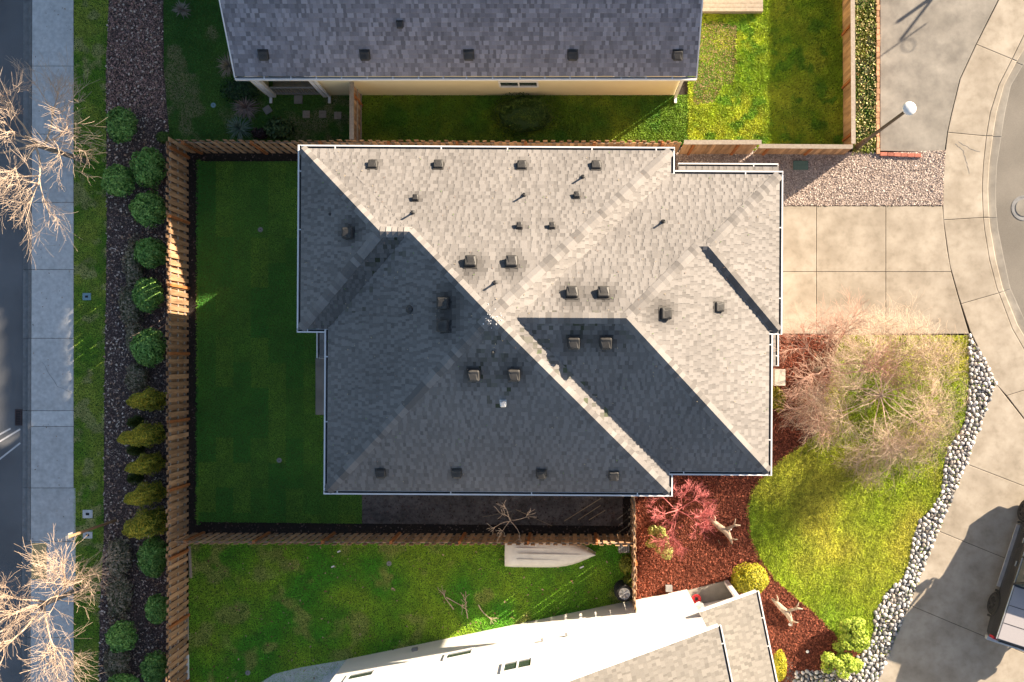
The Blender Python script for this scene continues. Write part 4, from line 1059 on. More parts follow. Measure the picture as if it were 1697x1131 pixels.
# ------------------------------------------------------------ shrubs
def leafcloud(center, rad, n, size, c1, c2, shape='ball', tipc=None, lumps=.18, seed=0, spread=.28, tipdir=None):
    d = rng.normal(size=(n, 3)); d /= np.linalg.norm(d, axis=1)[:, None]
    if shape == 'ball': d[:, 2] = np.where(d[:, 2] < -.35, -d[:, 2], d[:, 2])
    if shape == 'cone':
        t = rng.random(n)**.8; ang = rng.random(n)*2*np.pi; prof = (1-t)**.6*(.97+.03*np.sin(t*9))*np.minimum(1, .55+t*3); k = 1-spread*rng.random(n)**2
        lum = 1+lumps*np.sin(ang*5+t*9+seed)+lumps*.6*np.sin(ang*9-t*17)
        pos = np.stack([np.cos(ang)*prof*k*lum*rad[0], np.sin(ang)*prof*k*lum*rad[1], t*rad[2]], 1); nrm = np.stack([np.cos(ang), np.sin(ang), np.full(n, .5)], 1)
        shade = .6+.5*fbm(np.stack([ang*1.6, t*6], 1), 1.3, seed+.5)
    else:
        q = np.stack([d[:, 0]*2.2+d[:, 2]*1.1, d[:, 1]*2.2-d[:, 2]*.9], 1); lum = 1+lumps*(fbm(q, 1.3, seed+.3)-.5)*2
        k = (1-spread*rng.random(n)**2)*lum
        pos = d*k[:, None]*np.array(rad); nrm = d.copy(); shade = .55+.9*np.clip(fbm(q, 2.2, seed+3.3), 0, 1)
    pos += np.array(center)
    nrm = nrm/np.linalg.norm(nrm, axis=1)[:, None]+rng.normal(size=(n, 3))*.55; nrm /= np.linalg.norm(nrm, axis=1)[:, None]
    a = np.cross(nrm, rng.normal(size=(n, 3))); a /= np.linalg.norm(a, axis=1)[:, None]; b = np.cross(nrm, a)
    s = size*(.6+.8*rng.random(n))[:, None]
    v = np.stack([pos-a*s*.5, pos-b*s*.32, pos+a*s*.6, pos+b*s*.32], 1)
    mixv = rng.random(n)[:, None]; col = (np.array(c1)*(1-mixv)+np.array(c2)*mixv)*shade[:, None]
    return v, col
def shrub(name, px, py, rad, lab, c1, c2, n=2200, size=.05, shape='ball', cat='shrub', group=None, lumps=.18, seed=None, zc=None, tilt=None):
    seed = random.random()*10 if seed is None else seed
    zc = (rad[2] if shape == 'ball' else 0) if zc is None else zc
    g = P(px, py, zc if shape == 'ball' else rad[2]*.4)
    t = thing(name, lab, cat, (g.x, g.y, 0), 0, group)
    v, col = leafcloud((0, 0, zc if shape == 'ball' else .05), rad, n, size, c1, c2, shape, lumps=lumps, seed=seed)
    np_mesh('foliage', v, 4, M_leaf, col, t)
    # inner mass
    import bmesh
    bm = bmesh.new(); bmesh.ops.create_icosphere(bm, subdivisions=3, radius=1)
    for q in bm.verts:
        k = .80*(1+lumps*.8*mnoise.noise(q.co*2.3+Vector((seed, 0, 0))))
        if shape == 'cone':
            tt = max(0, min(1, (q.co.z+1)/2)); pr = (1-tt)**.62*.72; hh = math.hypot(q.co.x, q.co.y)+1e-6
            q.co = Vector((q.co.x/hh*pr*rad[0]*min(1, hh*3), q.co.y/hh*pr*rad[1]*min(1, hh*3), .05+tt*rad[2]*.92))
        else: q.co = Vector((q.co.x*rad[0]*k, q.co.y*rad[1]*k, q.co.z*rad[2]*k+zc))
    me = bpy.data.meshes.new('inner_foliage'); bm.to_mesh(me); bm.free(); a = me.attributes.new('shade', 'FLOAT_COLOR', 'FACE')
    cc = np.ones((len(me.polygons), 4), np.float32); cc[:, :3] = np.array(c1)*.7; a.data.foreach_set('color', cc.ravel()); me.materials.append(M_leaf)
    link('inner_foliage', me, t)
    mb = MB(); mb.tube([(0, 0, -.02), (.01, 0, .15), (0, .01, max(.2, zc*.7))], [.035, .03, .02], 6); mb.build('stem', M_bark, t)
    return t
G1, G2 = (.06, .20, .03), (.34, .56, .13)
rows = [
 (202, 208, .46, .60, 'round green shrub at the upper end of the left bed'),
 (247, 279, .54, .68, 'round green shrub nearest the fence corner'),
 (197, 301, .52, .52, 'dark round shrub beside the strip, below the upper tree'),
 (247, 347, .58, .62, 'large round green shrub third down from the fence corner'),
 (250, 420, .48, .49, 'small round shrub beside the first sunlit fence boards'),
 (247, 489, .47, .58, 'round shrub streaked with sunlight beside the sunlit fence'),
 (247, 577, .55, .64, 'large round shrub just above the golden conifers'),
 (255, 924, .45, .66, 'tall dark green shrub below the golden conifers'),
 (263, 1009, .38, .48, 'small round shrub against the lower left fence'),
 (202, 1055, .50, .51, 'round green shrub beside the lower grass strip'),
 (258, 1107, .42, .52, 'round shrub at the fence near the bottom edge'),
 (205, 1136, .5, .4, 'green shrub cut by the bottom edge of the photo')]
for i, (px, py, rx, ry, lab) in enumerate(rows):
    hgt = .5
    shrub('round_shrub', px, py, (rx*1.1, ry*1.04, hgt), lab, tuple(q*(.85+.3*((i*37)%10)/10) for q in G1), tuple(q*(.85+.3*((i*53)%10)/10) for q in G2), 3200, .075, group='round green shrubs in the left bed', lumps=.26)
dk1, dk2 = (.12, .13, .06), (.42, .33, .24)
for (px, py, rx, ry, lab) in ((222, 440, .35, 1.0, 'brownish heather shrub beside the small round shrub'), (217, 505, .42, .8, 'dark brown heather spread below the brownish one'), (222, 560, .3, .6, 'mossy brown shrub touching the large round shrub'),
                              (228, 625, .4, .5, 'dark blue grey low shrub above the golden conifers'), (197, 925, .45, .8, 'brown heather beside the tall dark shrub'), (197, 990, .45, .8, 'long brown heather hedge clump in the lower left bed'),
                              (195, 1095, .45, .6, 'brown heather clump between two round shrubs near the bottom')):
    shrub('heather', px, py, (rx, ry, .26), lab, dk1, dk2, 1500, .08, group='brown heather shrubs in the left bed', lumps=.45)
for (px, py, lab) in ((272, 228, 'tiny green shrub just outside the fence corner'),):
    shrub('small_shrub', px, py, (.28, .22, .2), lab, (.06, .13, .02), (.12, .2, .03), 500, .06)
YC1, YC2 = (.14, .22, .02), (.62, .50, .05)
labs = ['topmost of the golden conifers beside the left fence', 'second golden conifer from the top, tip reaching far left', 'third golden conifer, partly hidden by its neighbours', 'fourth golden conifer, above a gap of mulch', 'largest golden conifer, lowest of the row']
for i, (px, py, rx, hh) in enumerate(((248, 664, .40, 2.3), (237, 720, .42, 3.0), (247, 768, .38, 2.4), (241, 816, .42, 2.5), (241, 864, .55, 2.5))):
    bx0 = P(272, py-2, 0)
    t = shrub('golden_conifer', px, py, (rx*1.35, rx*1.12, hh*1.05), labs[i], YC1, YC2, 5600, .055, 'cone', 'conifer', 'golden conifers beside the left fence', lumps=.16)
    t.location = (bx0.x-.25, bx0.y, 0)
for i, (py, rx) in enumerate(((700, .3), (745, .33), (792, .3))):
    shrub('green_conifer', 224, py, (rx, rx, .9), ['low green conifer between first and second golden conifers', 'low green conifer between second and third golden conifers', 'low green conifer between third and fourth golden conifers'][i], (.03, .07, .01), (.10, .12, .015), 900, .05, 'cone', 'conifer')
# front bed planting
shrub('gold_round_shrub', 1243, 960, (.68, .58, .62), 'bright golden round shrub at the porch corner', (.22, .24, .01), (.50, .42, .02), 5200, .055, lumps=.15)
shrub('gold_round_shrub', 1292, 1102, (.25, .55, .4), 'narrow golden shrub half hidden under the lower roof gutter', (.22, .24, .01), (.50, .42, .02), 2000, .05, lumps=.15)
for (px, py, r_, lab) in ((1394, 1096, .8, 'lime green feathery shrub at the bottom of the front lawn'), (1418, 1052, .6, 'green feathery shrub overlapping the lawn corner')):
    t = thing('feathery_shrub', lab, 'shrub', (*P2(px, py, .4), 0)); vs, cs = [], []
    for k in range(20):
        a = random.random()*6.3; rr = r_*random.uniform(.1, .85)
        v, c = leafcloud((math.cos(a)*rr*1.1, math.sin(a)*rr*.9, .3+.35*random.random()), (.24, .2, .28), 420, .07, (.16, .28, .015), (.55, .62, .09), 'ball', lumps=.3, seed=k); vs.append(v); cs.append(c)
    np_mesh('foliage', np.concatenate(vs), 4, M_leaf, np.concatenate(cs), t)
    mb = MB(); [mb.tube([(0, 0, 0), (.3*math.cos(a), .3*math.sin(a), .4)], [.03, .012], 5) for a in (0, 1.2, 2.5, 3.7, 5)]; mb.build('stem', M_bark, t)
t = thing('dwarf_pine', 'small yellow green pine with tufted arms in the red bed', 'shrub', (*P2(1093, 898, .3), 0)); vs, cs = [], []
for (dx, dy, r_, z) in ((-.22, .40, .2, .35), (.02, .42, .17, .5), (.1, .15, .2, .6), (-.2, .0, .2, .4), (.05, -.2, .22, .5), (.22, -.32, .26, .55), (-.35, -.08, .14, .3), (.18, -.02, .15, .6)):
    v, c = leafcloud((dx, dy, z), (r_, r_, r_), 500, .06, (.26, .32, .06), (.6, .56, .2), 'ball', lumps=.2, seed=dx*9); vs.append(v); cs.append(c)
np_mesh('foliage', np.concatenate(vs), 4, M_leaf, np.concatenate(cs), t)
mb = MB(); mb.tube([(0, 0, 0), (0, .05, .3), (-.05, .45, .5)], [.04, .03, .012], 5); mb.tube([(0, 0, .1), (.1, -.2, .4), (.22, -.32, .5)], [.03, .02, .01], 5); mb.build('stem', M_bark, t)
for (px, py, r_, lab) in ((1038, 935, .3, 'yellow green bush against the short dark fence'), (1041, 965, .2, 'small yellow bush above the stacked wheels')):
    shrub('yellow_bush', px, py, (r_*.8, r_*1.2, .35), lab, (.10, .14, .01), (.30, .30, .04), 900, .06, lumps=.4)
shrub('entry_shrub', 1289, 662, (.28, .45, .3), 'small yellow shrub beside the house entry pier', (.16, .18, .01), (.42, .32, .04), 700, .06, lumps=.4)
# plants of the north west yard
def spiky(px, py, n, ln, c1, c2, lab, wd=.018, rise=.45):
    t = thing('spiky_plant', lab, 'plant', (*P2(px, py, .2), 0)); v = []
    for i in range(n):
        a = random.random()*6.283; l = ln*random.uniform(.6, 1.1); e = random.uniform(.15, 1.3); d = Vector((math.cos(a)*math.cos(e), math.sin(a)*math.cos(e), math.sin(e))); s = Vector((-math.sin(a), math.cos(a), 0))*wd
        p1 = d*l*.55; p2 = p1+Vector((d.x, d.y, d.z-.6)).normalized()*l*.45; v.append([-s, s, p1+s*.9, p1-s*.9]); v.append([p1-s*.9, p1+s*.9, p2+s*.1, p2-s*.1])
    v = np.array([[tuple(q) for q in f] for f in v]); v[:, :, 2] += .03; m = rng.random((len(v), 1)); np_mesh('leaves', v, 4, M_leaf, np.array(c1)*(1-m)+np.array(c2)*m, t)
    mb = MB(); mb.tube([(0, 0, -.02), (0, 0, .1)], [.06, .04], 7); mb.build('crown_base', M_bark, t)
spiky(407, 178, 130, .62, (.16, .11, .10), (.36, .28, .24), 'spiky mauve grey plant beside the cream house corner')
spiky(396, 213, 90, .62, (.10, .15, .10), (.2, .27, .2), 'grey green spiky plant just above the top fence')
spiky(378, 108, 80, .55, (.22, .16, .12), (.36, .3, .2), 'pale brown spiky plant half under the cream house roof')
spiky(300, 15, 90, .4, (.2, .17, .14), (.34, .3, .24), 'dry twiggy plant at the top of the left bed')
shrub('leafy_shrub', 463, 214, (.5, .36, .3), 'broad leaved green shrub left of the short weathered fence', (.035, .075, .02), (.12, .18, .06), 420, .14, lumps=.4)
shrub('leafy_shrub', 432, 222, (.34, .2, .2), 'dark maroon low shrub beside the broad leaved one', (.03, .012, .012), (.06, .03, .03), 500, .06, lumps=.4)
shrub('leafy_shrub', 400, 150, (.7, .45, .25), 'dark green low shrub by the corner patio post', (.015, .045, .012), (.03, .08, .02), 1200, .07, lumps=.4)
shrub('weedy_shrub', 868, 190, (1.15, .75, .35), 'sprawling green weedy shrub between the two houses', (.03, .08, .008), (.10, .16, .02), 3600, .06, lumps=.4)
for (px, py, s_, lab) in ((495, 166, .3, 'grey square paver against the cream house patio'), (444, 183, .27, 'tilted grey paver near the spiky mauve plant')):
    mb = MB(); mb.box((0, 0, 0), (s_, s_, .04)); o = mb.build('paver', M_conc2, bevel=.005); c = P(px, py); o.location = (c.x, c.y, .05); o.rotation_euler = (0, 0, 0 if px > 450 else .6); tag(o, lab, 'paver')
for i, (px, py) in enumerate(((508, 190), (535, 190), (560, 192))):
    mb = MB(); mb.box((0, 0, 0), (.26, .26, .04)); o = mb.build('paver', M_weath, bevel=.005); c = P(px, py); o.location = (c.x, c.y, .025)
    tag(o, ['faint brown paver, left of the three in the shaded grass', 'faint brown paver, middle of the three in the shaded grass', 'faint brown paver nearest the short weathered fence'][i], 'paver', 'brown pavers in the shaded grass')

# ------------------------------------------------------------ bare trees
def branch(mb, p, d, l, r_, lev, prm, tips):
    n = 4; pts = [p]; rads = [r_]; q = p; dd = d.normalized()
    for i in range(n):
        dd = (dd+Vector([random.gauss(0, prm['wob']) for _ in range(3)])+Vector((0, 0, prm['up'][min(lev, len(prm['up'])-1)]))*.25).normalized()
        q = q+dd*(l/n); pts.append(q); rads.append(max(prm['rmin'], r_*(1-(i+1)/n*.55)))
    mb.tube(pts, rads, 5 if lev < 2 else 3, cap=False)
    if lev >= prm['lev']: return
    kids = prm['kids'][lev]
    for k in range(kids):
        t_ = random.uniform(.35, 1.0) if lev else random.uniform(.7, 1.0); i = min(n-1, int(t_*n)); f = t_*n-i; b = pts[i].lerp(pts[i+1], min(1, f))
        a = random.random()*6.283; dirp = (pts[i+1]-pts[i]).normalized(); s = dirp.orthogonal().normalized(); s.rotate(Matrix.Rotation(a, 3, dirp))
        sp = random.uniform(*prm['spread']); nd = (dirp*math.cos(sp)+s*math.sin(sp)).normalized()
        branch(mb, b, nd, l*random.uniform(*prm['len']), rads[i]*.62, lev+1, prm, tips)
def tree(name, px, py, lab, h0, r0, first, prm, mtr, mbr, lean=(0, 0), stems=None):
    g = P(px, py); t = thing(name, lab, 'tree', g)
    mb = MB(); top = Vector((lean[0], lean[1], h0)); mb.tube([(0, 0, -.05), (lean[0]*.3, lean[1]*.3, h0*.35), (lean[0]*.7, lean[1]*.7, h0*.75), top], [r0*1.25, r0, r0*.88, r0*.7], 9); mb.build('trunk', mtr, t, smooth=True)
    mb = MB()
    for k in range(prm['first']):
        a = 6.283*k/prm['first']+random.uniform(-.3, .3); e = random.uniform(*prm['elev'])
        d = Vector((math.cos(a)*math.cos(e), math.sin(a)*math.cos(e), math.sin(e)))
        branch(mb, top*random.uniform(.82, 1.0), d, first*random.uniform(.8, 1.1), r0*.5, 0, prm, None)
    mb.build('branches', mbr, t); return t
pA = dict(wob=.13, up=(.25, .2, .12, .05), rmin=.0038, lev=3, kids=(7, 6, 6, 0), spread=(.35, .85), len=(.5, .75), first=8, elev=(.5, 1.25))
tree('bare_tree', 146, 268, 'bare tree by the upper sidewalk with sunlit pale branches', 1.9, .09, 2.0, pA, M_bark, M_twig, (-.95, .2))
tree('bare_tree', 143, 971, 'bare tree by the lower sidewalk spreading over the street', 2.2, .085, 2.3, dict(pA, rmin=.0034, kids=(8, 7, 6, 0)), M_bark, M_twigg, (-.5, -.2))
pB = dict(wob=.22, up=(-.1, -.35, -.5, -.5), rmin=.0055, lev=3, kids=(9, 8, 7, 0), spread=(.3, .9), len=(.5, .78), first=13, elev=(.1, .9))
pB2 = dict(wob=.30, up=(-.05, -.4, -.6, -.5), rmin=.003, lev=3, kids=(10, 9, 7, 0), spread=(.3, 1.05), len=(.5, .78), first=15, elev=(.0, .6))
tree('weeping_bare_tree', 1434, 652, 'wide pale bare weeping tree spreading over the front lawn', 1.2, .045, 1.75, pB2, M_bark, M_twigg, (.25, -.05))
pB = dict(wob=.16, up=(.1, .0, -.1, -.1), rmin=.0032, lev=3, kids=(8, 7, 6, 0), spread=(.3, .8), len=(.5, .72), first=7, elev=(.2, 1.0))
ft = tree('bare_front_tree', 1352, 612, 'reddish bare tree beside the driveway over the mulch', 1.4, .07, 1.55, pB, M_bark, M_twigp, (.05, .1))
pR = dict(wob=.16, up=(.0, -.05, -.1, -.1), rmin=.0042, lev=3, kids=(7, 6, 5, 0), spread=(.3, .9), len=(.45, .7), first=8, elev=(.2, .9))
tree('red_twig_maple', 1116, 838, 'small leafless maple with bright red twigs by the house corner', .9, .04, .95, pR, M_bark, M_twigr, (.05, -.05))
pS = dict(wob=.15, up=(.1, .1, .1), rmin=.007, lev=1, kids=(7, 0), spread=(.4, 1.0), len=(.3, .5), first=6, elev=(.3, .9))
tree('bare_sapling', 849, 853, 'thin bare staked sapling in the shaded side yard', 1.6, .028, .85, pS, M_bark, M_twigg)
for i, (x0, y0, x1, y1) in enumerate(((935, 864, 996, 826), (958, 862, 995, 838), (976, 862, 1003, 846))):
    a, b = P(x0, y0, .06), P(x1, y1, .55); d = b-a; mb = MB(); mb.tube([(0, 0, 0), tuple(d)], [.014, .012], 6)
    o = mb.build('garden_stake', M_straw); o.location = a; tag(o, ['longest bamboo stake leaning in the side yard', 'middle bamboo stake leaning in the side yard', 'shortest bamboo stake, nearest the short dark fence'][i], 'stake', 'bamboo stakes in the side yard')
for (x0, y0, x1, y1, lab) in ((848, 848, 800, 857, 'thin guy rope left of the sapling'), (855, 845, 915, 872, 'thin guy rope right of the sapling')):
    a, b = P(x0, y0, 1.0), P(x1, y1, .02); d = b-a; mb = MB(); mb.tube([(0, 0, 0), tuple(d)], [.006, .006], 4); o = mb.build('guy_rope', M_straw); o.location = a; tag(o, lab, 'rope')
# broken branches on the south lawn
for i, (px, py, an) in enumerate(((740, 990, -.5), (752, 1010, 2.1), (793, 1002, -1.1), (775, 1025, 1.7))):
    mb = MB(); pr = dict(wob=.2, up=(0, 0), rmin=.008, lev=1, kids=(6, 0), spread=(.4, .9), len=(.3, .5))
    branch(mb, Vector((0, 0, .03)), Vector((math.cos(an), math.sin(an), .02)), .75, .022, 0, pr, None)
    mb.v = [(x, y, abs(z)*.35+.03) for x, y, z in mb.v]
    o = mb.build('fallen_branch', M_twigg); c = P(px, py); o.location = c
    tag(o, ['fallen branch lying highest on the lower lawn', 'fallen branch nearest the white wall on the lower lawn', 'right-hand fallen branch on the lower lawn', 'short fallen branch among the others by the white wall'][i], 'branch', 'fallen branches on the lower lawn')

# ------------------------------------------------------------ driftwood, garden lights
def driftwood(px, py, rz, lab, flip=1):
    t = thing('driftwood', lab, 'driftwood', (*P2(px, py, .2), .01), rz)
    mb = MB(); f = flip
    mb.tube([(-.62, -.05*f, .12), (-.4, -.02*f, .16), (-.1, 0, .2), (.15, .03*f, .22), (.42, -.05*f, .16), (.62, -.16*f, .1)], [.03, .075, .10, .11, .07, .025], 8)
    mb.tube([(.05, .03*f, .2), (.12, .25*f, .28), (.18, .42*f, .4), (.3, .55*f, .45)], [.08, .055, .045, .02], 7)
    mb.tube([(.15, .36*f, .36), (.05, .5*f, .48), (.0, .6*f, .5)], [.035, .025, .01], 6)
    mb.tube([(-.4, 0, .15), (-.5, .12*f, .22), (-.62, .16*f, .2)], [.05, .03, .012], 6)
    mb.tube([(.2, 0, .1), (.3, -.1*f, .0)], [.06, .03], 6)
    mb.tube([(.42, -.05*f, .16), (.55, .04*f, .26), (.6, .1*f, .3)], [.04, .025, .01], 6)
    mb.v = [(x+.02*mnoise.noise(Vector((x*9, y*9, z*9))), y+.02*mnoise.noise(Vector((x*9+5, y*9, z*9))), z) for x, y, z in mb.v]
    mb.build('branching_log', M_drift, t, smooth=True)
driftwood(1198, 878, -.75, 'forked pale driftwood in the middle of the red mulch', 1)
driftwood(1300, 1013, -.85, 'pale driftwood between the gold shrub and lower lawn edge', 1)
for (px, py, lab) in ((1210, 877, 'small white globe beside the forked driftwood'), (1309, 1035, 'small white globe beside the lower driftwood'), (1338, 1080, 'small white globe near the feathery shrub')):
    t = thing('garden_light', lab, 'light', (*P2(px, py, .1), 0)); mb = MB(); mb.lathe((0, 0, .12), [(.005, -.06), (.04, -.045), (.06, 0), (.042, .042), (.005, .06)], 14); mb.build('globe', M_lamp, t, smooth=True)
    mb = MB(); mb.lathe((0, 0, 0), [(.02, -.01), (.02, .07)], 8); mb.build('spike', M_black, t)
mb = MB(); mb.tube([(0, 0, 0), (.08, -.16, .0)], [.012, .01], 6); o = mb.build('stick', M_straw); o.location = P(1190, 895, .06); tag(o, 'short pale stick in the shadow of the driftwood', 'stick')
mb = MB(); mb.box((0, 0, .12), (.24, .22, .24)); o = mb.build('utility_box', M_crate, bevel=.01); o.location = P(1108, 975, .1)-Vector((0, 0, .1)); tag(o, 'small brown box on the mulch against the white wall', 'box')

# ------------------------------------------------------------ lamp post, sign post
lp = thing('street_lamp', 'dark street lamp with round white top beside the upper driveway', 'street lamp', P(1421, 243.5))
hl = 5.55
mb = MB(); mb.lathe((0, 0, 0), [(.13, -.02), (.13, .05), (.095, .12), (.09, 1.0), (.06, 1.1), (.05, hl-.25), (.03, hl-.25)], 16); mb.build('pole', M_pole, lp, smooth=False)
mb = MB(); mb.lathe((0, 0, hl), [(.05, -.3), (.10, -.28), (.13, -.16), (.16, -.02)], 20); mb.build('globe', M_glass, lp, smooth=True)
mb = MB(); mb.lathe((0, 0, hl), [(.19, -.02), (.215, .0), (.2, .04), (.13, .08), (.05, .10), (.0, .105)], 28); mb.build('lamp_shade', M_lamp, lp, smooth=True)
sp = thing('sign_post', 'thin wooden post leaning over the lower left sidewalk edge', 'post', P(193, 862))
mb = MB(); mb.box((0, 0, 1.8), (.075, .075, 3.6)); mb.build('post', M_cedar, sp, bevel=.005)
mb = MB(); mb.box((-.05, 0, 3.3), (.012, .2, .3)); o = mb.build('sign_panel', M_crate, sp)
mb = MB(); mb.box((0, 0, 3.615), (.09, .09, .03)); mb.build('post_cap', M_crate, sp)

# ------------------------------------------------------------ lids
def lid(px, py, sx, sy, m, lab, name='meter_box', rnd=False, z=.03):
    t = thing(name, lab, 'lid', (*P2(px, py), z)); mb = MB()
    if rnd: mb.lathe((0, 0, 0), [(sx, -.02), (sx, .006), (sx*.85, .012), (sx*.8, .008)], 18)
    else: mb.box((0, 0, 0), (sx, sy, .03))
    mb.build('cover', m, t, bevel=0 if rnd else .006)
    mb = MB(); mb.box((0, 0, .017), (sx*.35, sy*.3, .006)); mb.build('lift_slot', M_black if m is not M_lid else M_lid, t)
lid(1326, 275, .54, .33, M_lid, 'green rectangular utility lid in the shaded gravel', z=.075)
lid(144.5, 492, .3, .26, M_lidb, 'pale teal meter lid in the left grass strip')
lid(146, 852, .36, .3, M_cool, 'grey meter box with dark centre, upper of the lower pair')
lid(146, 887, .34, .24, M_cool, 'grey meter box beneath the leaning wooden post')
for (px, py, lab) in ((432, 381, 'small round sprinkler lid high on the back lawn'), (463, 763, 'small round sprinkler lid low on the back lawn'), (354, 175, 'small blue round lid in the upper left grass'), (411, 1115, 'dark round lid in the lower lawn near the path'), (645, 934, 'small dark lid on the lower lawn')):
    lid(px, py, .09, .09, M_crate if py != 175 else M_lidb, lab, rnd=True)

# ------------------------------------------------------------ things in the south yard
bt = thing('rowboat', 'white rowboat lying upside down along the bottom fence', 'boat', (*P2(912, 917, .15), 0), -.012)
mb = MB(); secs = []
L0 = 3.25
for i in range(13):
    s = i/12; x = -L0/2+L0*s; wd = .50*(1-max(0, (s-.45)/.55)**2.4)+.012; hh = .34+.10*s
    if s < .02: wd *= .96
    ring = []
    for j in range(11):
        a = math.pi*j/10; yy = math.cos(a); zz = math.sin(a)
        ring.append((x-(.0 if s < .9 else 0), wd*math.copysign(abs(yy)**.7, yy), hh*zz**.6 if zz > 0 else 0))
    secs.append(ring)
vs = [p for r_ in secs for p in r_]; k = 11
mb.add(vs, [(i*k+j, i*k+j+1, (i+1)*k+j+1, (i+1)*k+j) for i in range(12) for j in range(k-1)]+[tuple(range(k))])
mb.build('hull', M_boat, bt, smooth=True)
mb = MB(); mb.tube([(p[0][0], p[0][1]*1.02, .02) for p in secs], [.022]*13, 5); mb.tube([(p[-1][0], p[-1][1]*1.02, .02) for p in secs], [.022]*13, 5); mb.build('gunwale', M_boat, bt)
mb = MB(); mb.box((.0, 0, .42), (2.3, .035, .04)); mb.build('keel', M_boat, bt)
for yy in (-.2, .2): mb = MB(); mb.box((-.2, yy, .375), (2.0, .03, .03)); mb.build('strake', M_boat, bt)
cr = thing('crate', 'small grey slatted crate in the fence corner', 'crate', (*P2(1034, 908, .3), 0))
for i in range(5): mb = MB(); mb.box((-.16+i*.08, 0, .2), (.06, .3, .4)); mb.build('slat', M_crate, cr)
mb = MB(); mb.box((0, 0, .02), (.4, .32, .03)); mb.box((0, .155, .38), (.4, .02, .04)); mb.box((0, -.155, .38), (.4, .02, .04)); mb.build('frame', M_weath, cr)
def wheel_parts(t, r_=.33, w_=.22, axis='Z', k=28, mr=None):
    rot = Matrix() if axis == 'Z' else Matrix.Rotation(R(90), 4, 'X')
    mb = MB(); mb.lathe((0, 0, 0), [(r_*.66, -w_/2), (r_*.9, -w_/2), (r_, -w_*.35), (r_, w_*.35), (r_*.9, w_/2), (r_*.66, w_/2), (r_*.64, w_*.3), (r_*.64, -w_*.3)], k, rot)
    mb.build('tyre', M_rubber, t, smooth=False)
    mb = MB(); mb.lathe((0, 0, 0), [(r_*.66, w_*.28), (r_*.67, w_*.5), (r_*.60, w_*.48), (r_*.58, w_*.2)], k, rot)
    mb.lathe((0, 0, 0), [(r_*.13, w_*.1), (r_*.13, w_*.42), (r_*.05, w_*.45)], 10, rot)
    for i in range(7):
        a = 6.283*i/7
        for da in (-.09, .09):
            v = [Vector((r_*.1*math.cos(a+da*3), r_*.1*math.sin(a+da*3), w_*.36)), Vector((r_*.6*math.cos(a+da), r_*.6*math.sin(a+da), w_*.42))]
            v = [rot @ q for q in v]; mb.tube(v, [.017, .015], 5)
    mb.build('rim', mr or M_silver, t)
    mb = MB(); mb.lathe((0, 0, 0), [(r_*.6, w_*.0), (r_*.6, w_*.1)], k, rot); mb.build('brake_shadow_plate', M_black, t)
for i in range(4):
    g = P(1034, 985, .97); t = thing('wheel', ['car wheel at the bottom of the stack by the dark fence', 'car wheel second from the bottom of the fence stack', 'car wheel second from the top of the fence stack', 'silver spoked alloy wheel topping the stack by the dark fence'][i], 'wheel', (g.x+random.uniform(-.02, .02), g.y, .115+i*.225), random.random(), 'wheels stacked by the short dark fence')
    wheel_parts(t, .30, .22)
for (px, py, s_, lab) in ((562, 914, .12, 'tiny white scrap on the lower lawn near the fence'), (552, 939, .12, 'tiny white strip on the lower lawn'), (964, 940, .16, 'small white scrap below the rowboat bow')):
    mb = MB(); mb.box((0, 0, .04), (s_, .05, .02), .4); o = mb.build('litter', M_white); o.location = P(px, py); tag(o, lab, 'litter')
ch = thing('stool', 'small white round stool on the lower house porch', 'stool', (*P2(1158, 1004, .4), .12))
mb = MB(); mb.lathe((0, 0, .42), [(.17, 0), (.18, .02), (.17, .045), (.0, .045)], 18); mb.build('seat', M_white, ch)
for a in (.5, 2.1, 3.7, 5.2): mb = MB(); mb.tube([(.14*math.cos(a), .14*math.sin(a), 0), (.1*math.cos(a), .1*math.sin(a), .42)], [.012, .012], 6); mb.build('leg', M_white, ch)
po = thing('flower_pot', 'red pot standing on the lower house porch', 'pot', (*P2(1153, 991, .2), .12))
mb = MB(); mb.lathe((0, 0, 0), [(.11, 0), (.15, .24), (.17, .24), (.17, .29), (.14, .29), (.13, .24)], 18); mb.build('pot', M_red, po)
mb = MB(); mb.lathe((0, 0, 0), [(.13, .23), (.0, .25)], 18); mb.build('soil', M_soil, po)

# ------------------------------------------------------------ pickup truck
hd = math.atan2(103, 33.7)
c = P(1621, 1044); u = Vector((math.cos(hd), math.sin(hd), 0)); rgt = Vector((u.y, -u.x, 0))
org = c+rgt*.98
tk = thing('pickup_truck', 'dark grey pickup truck with light bed cover on the lower driveway', 'truck', (org.x, org.y, .02), hd)
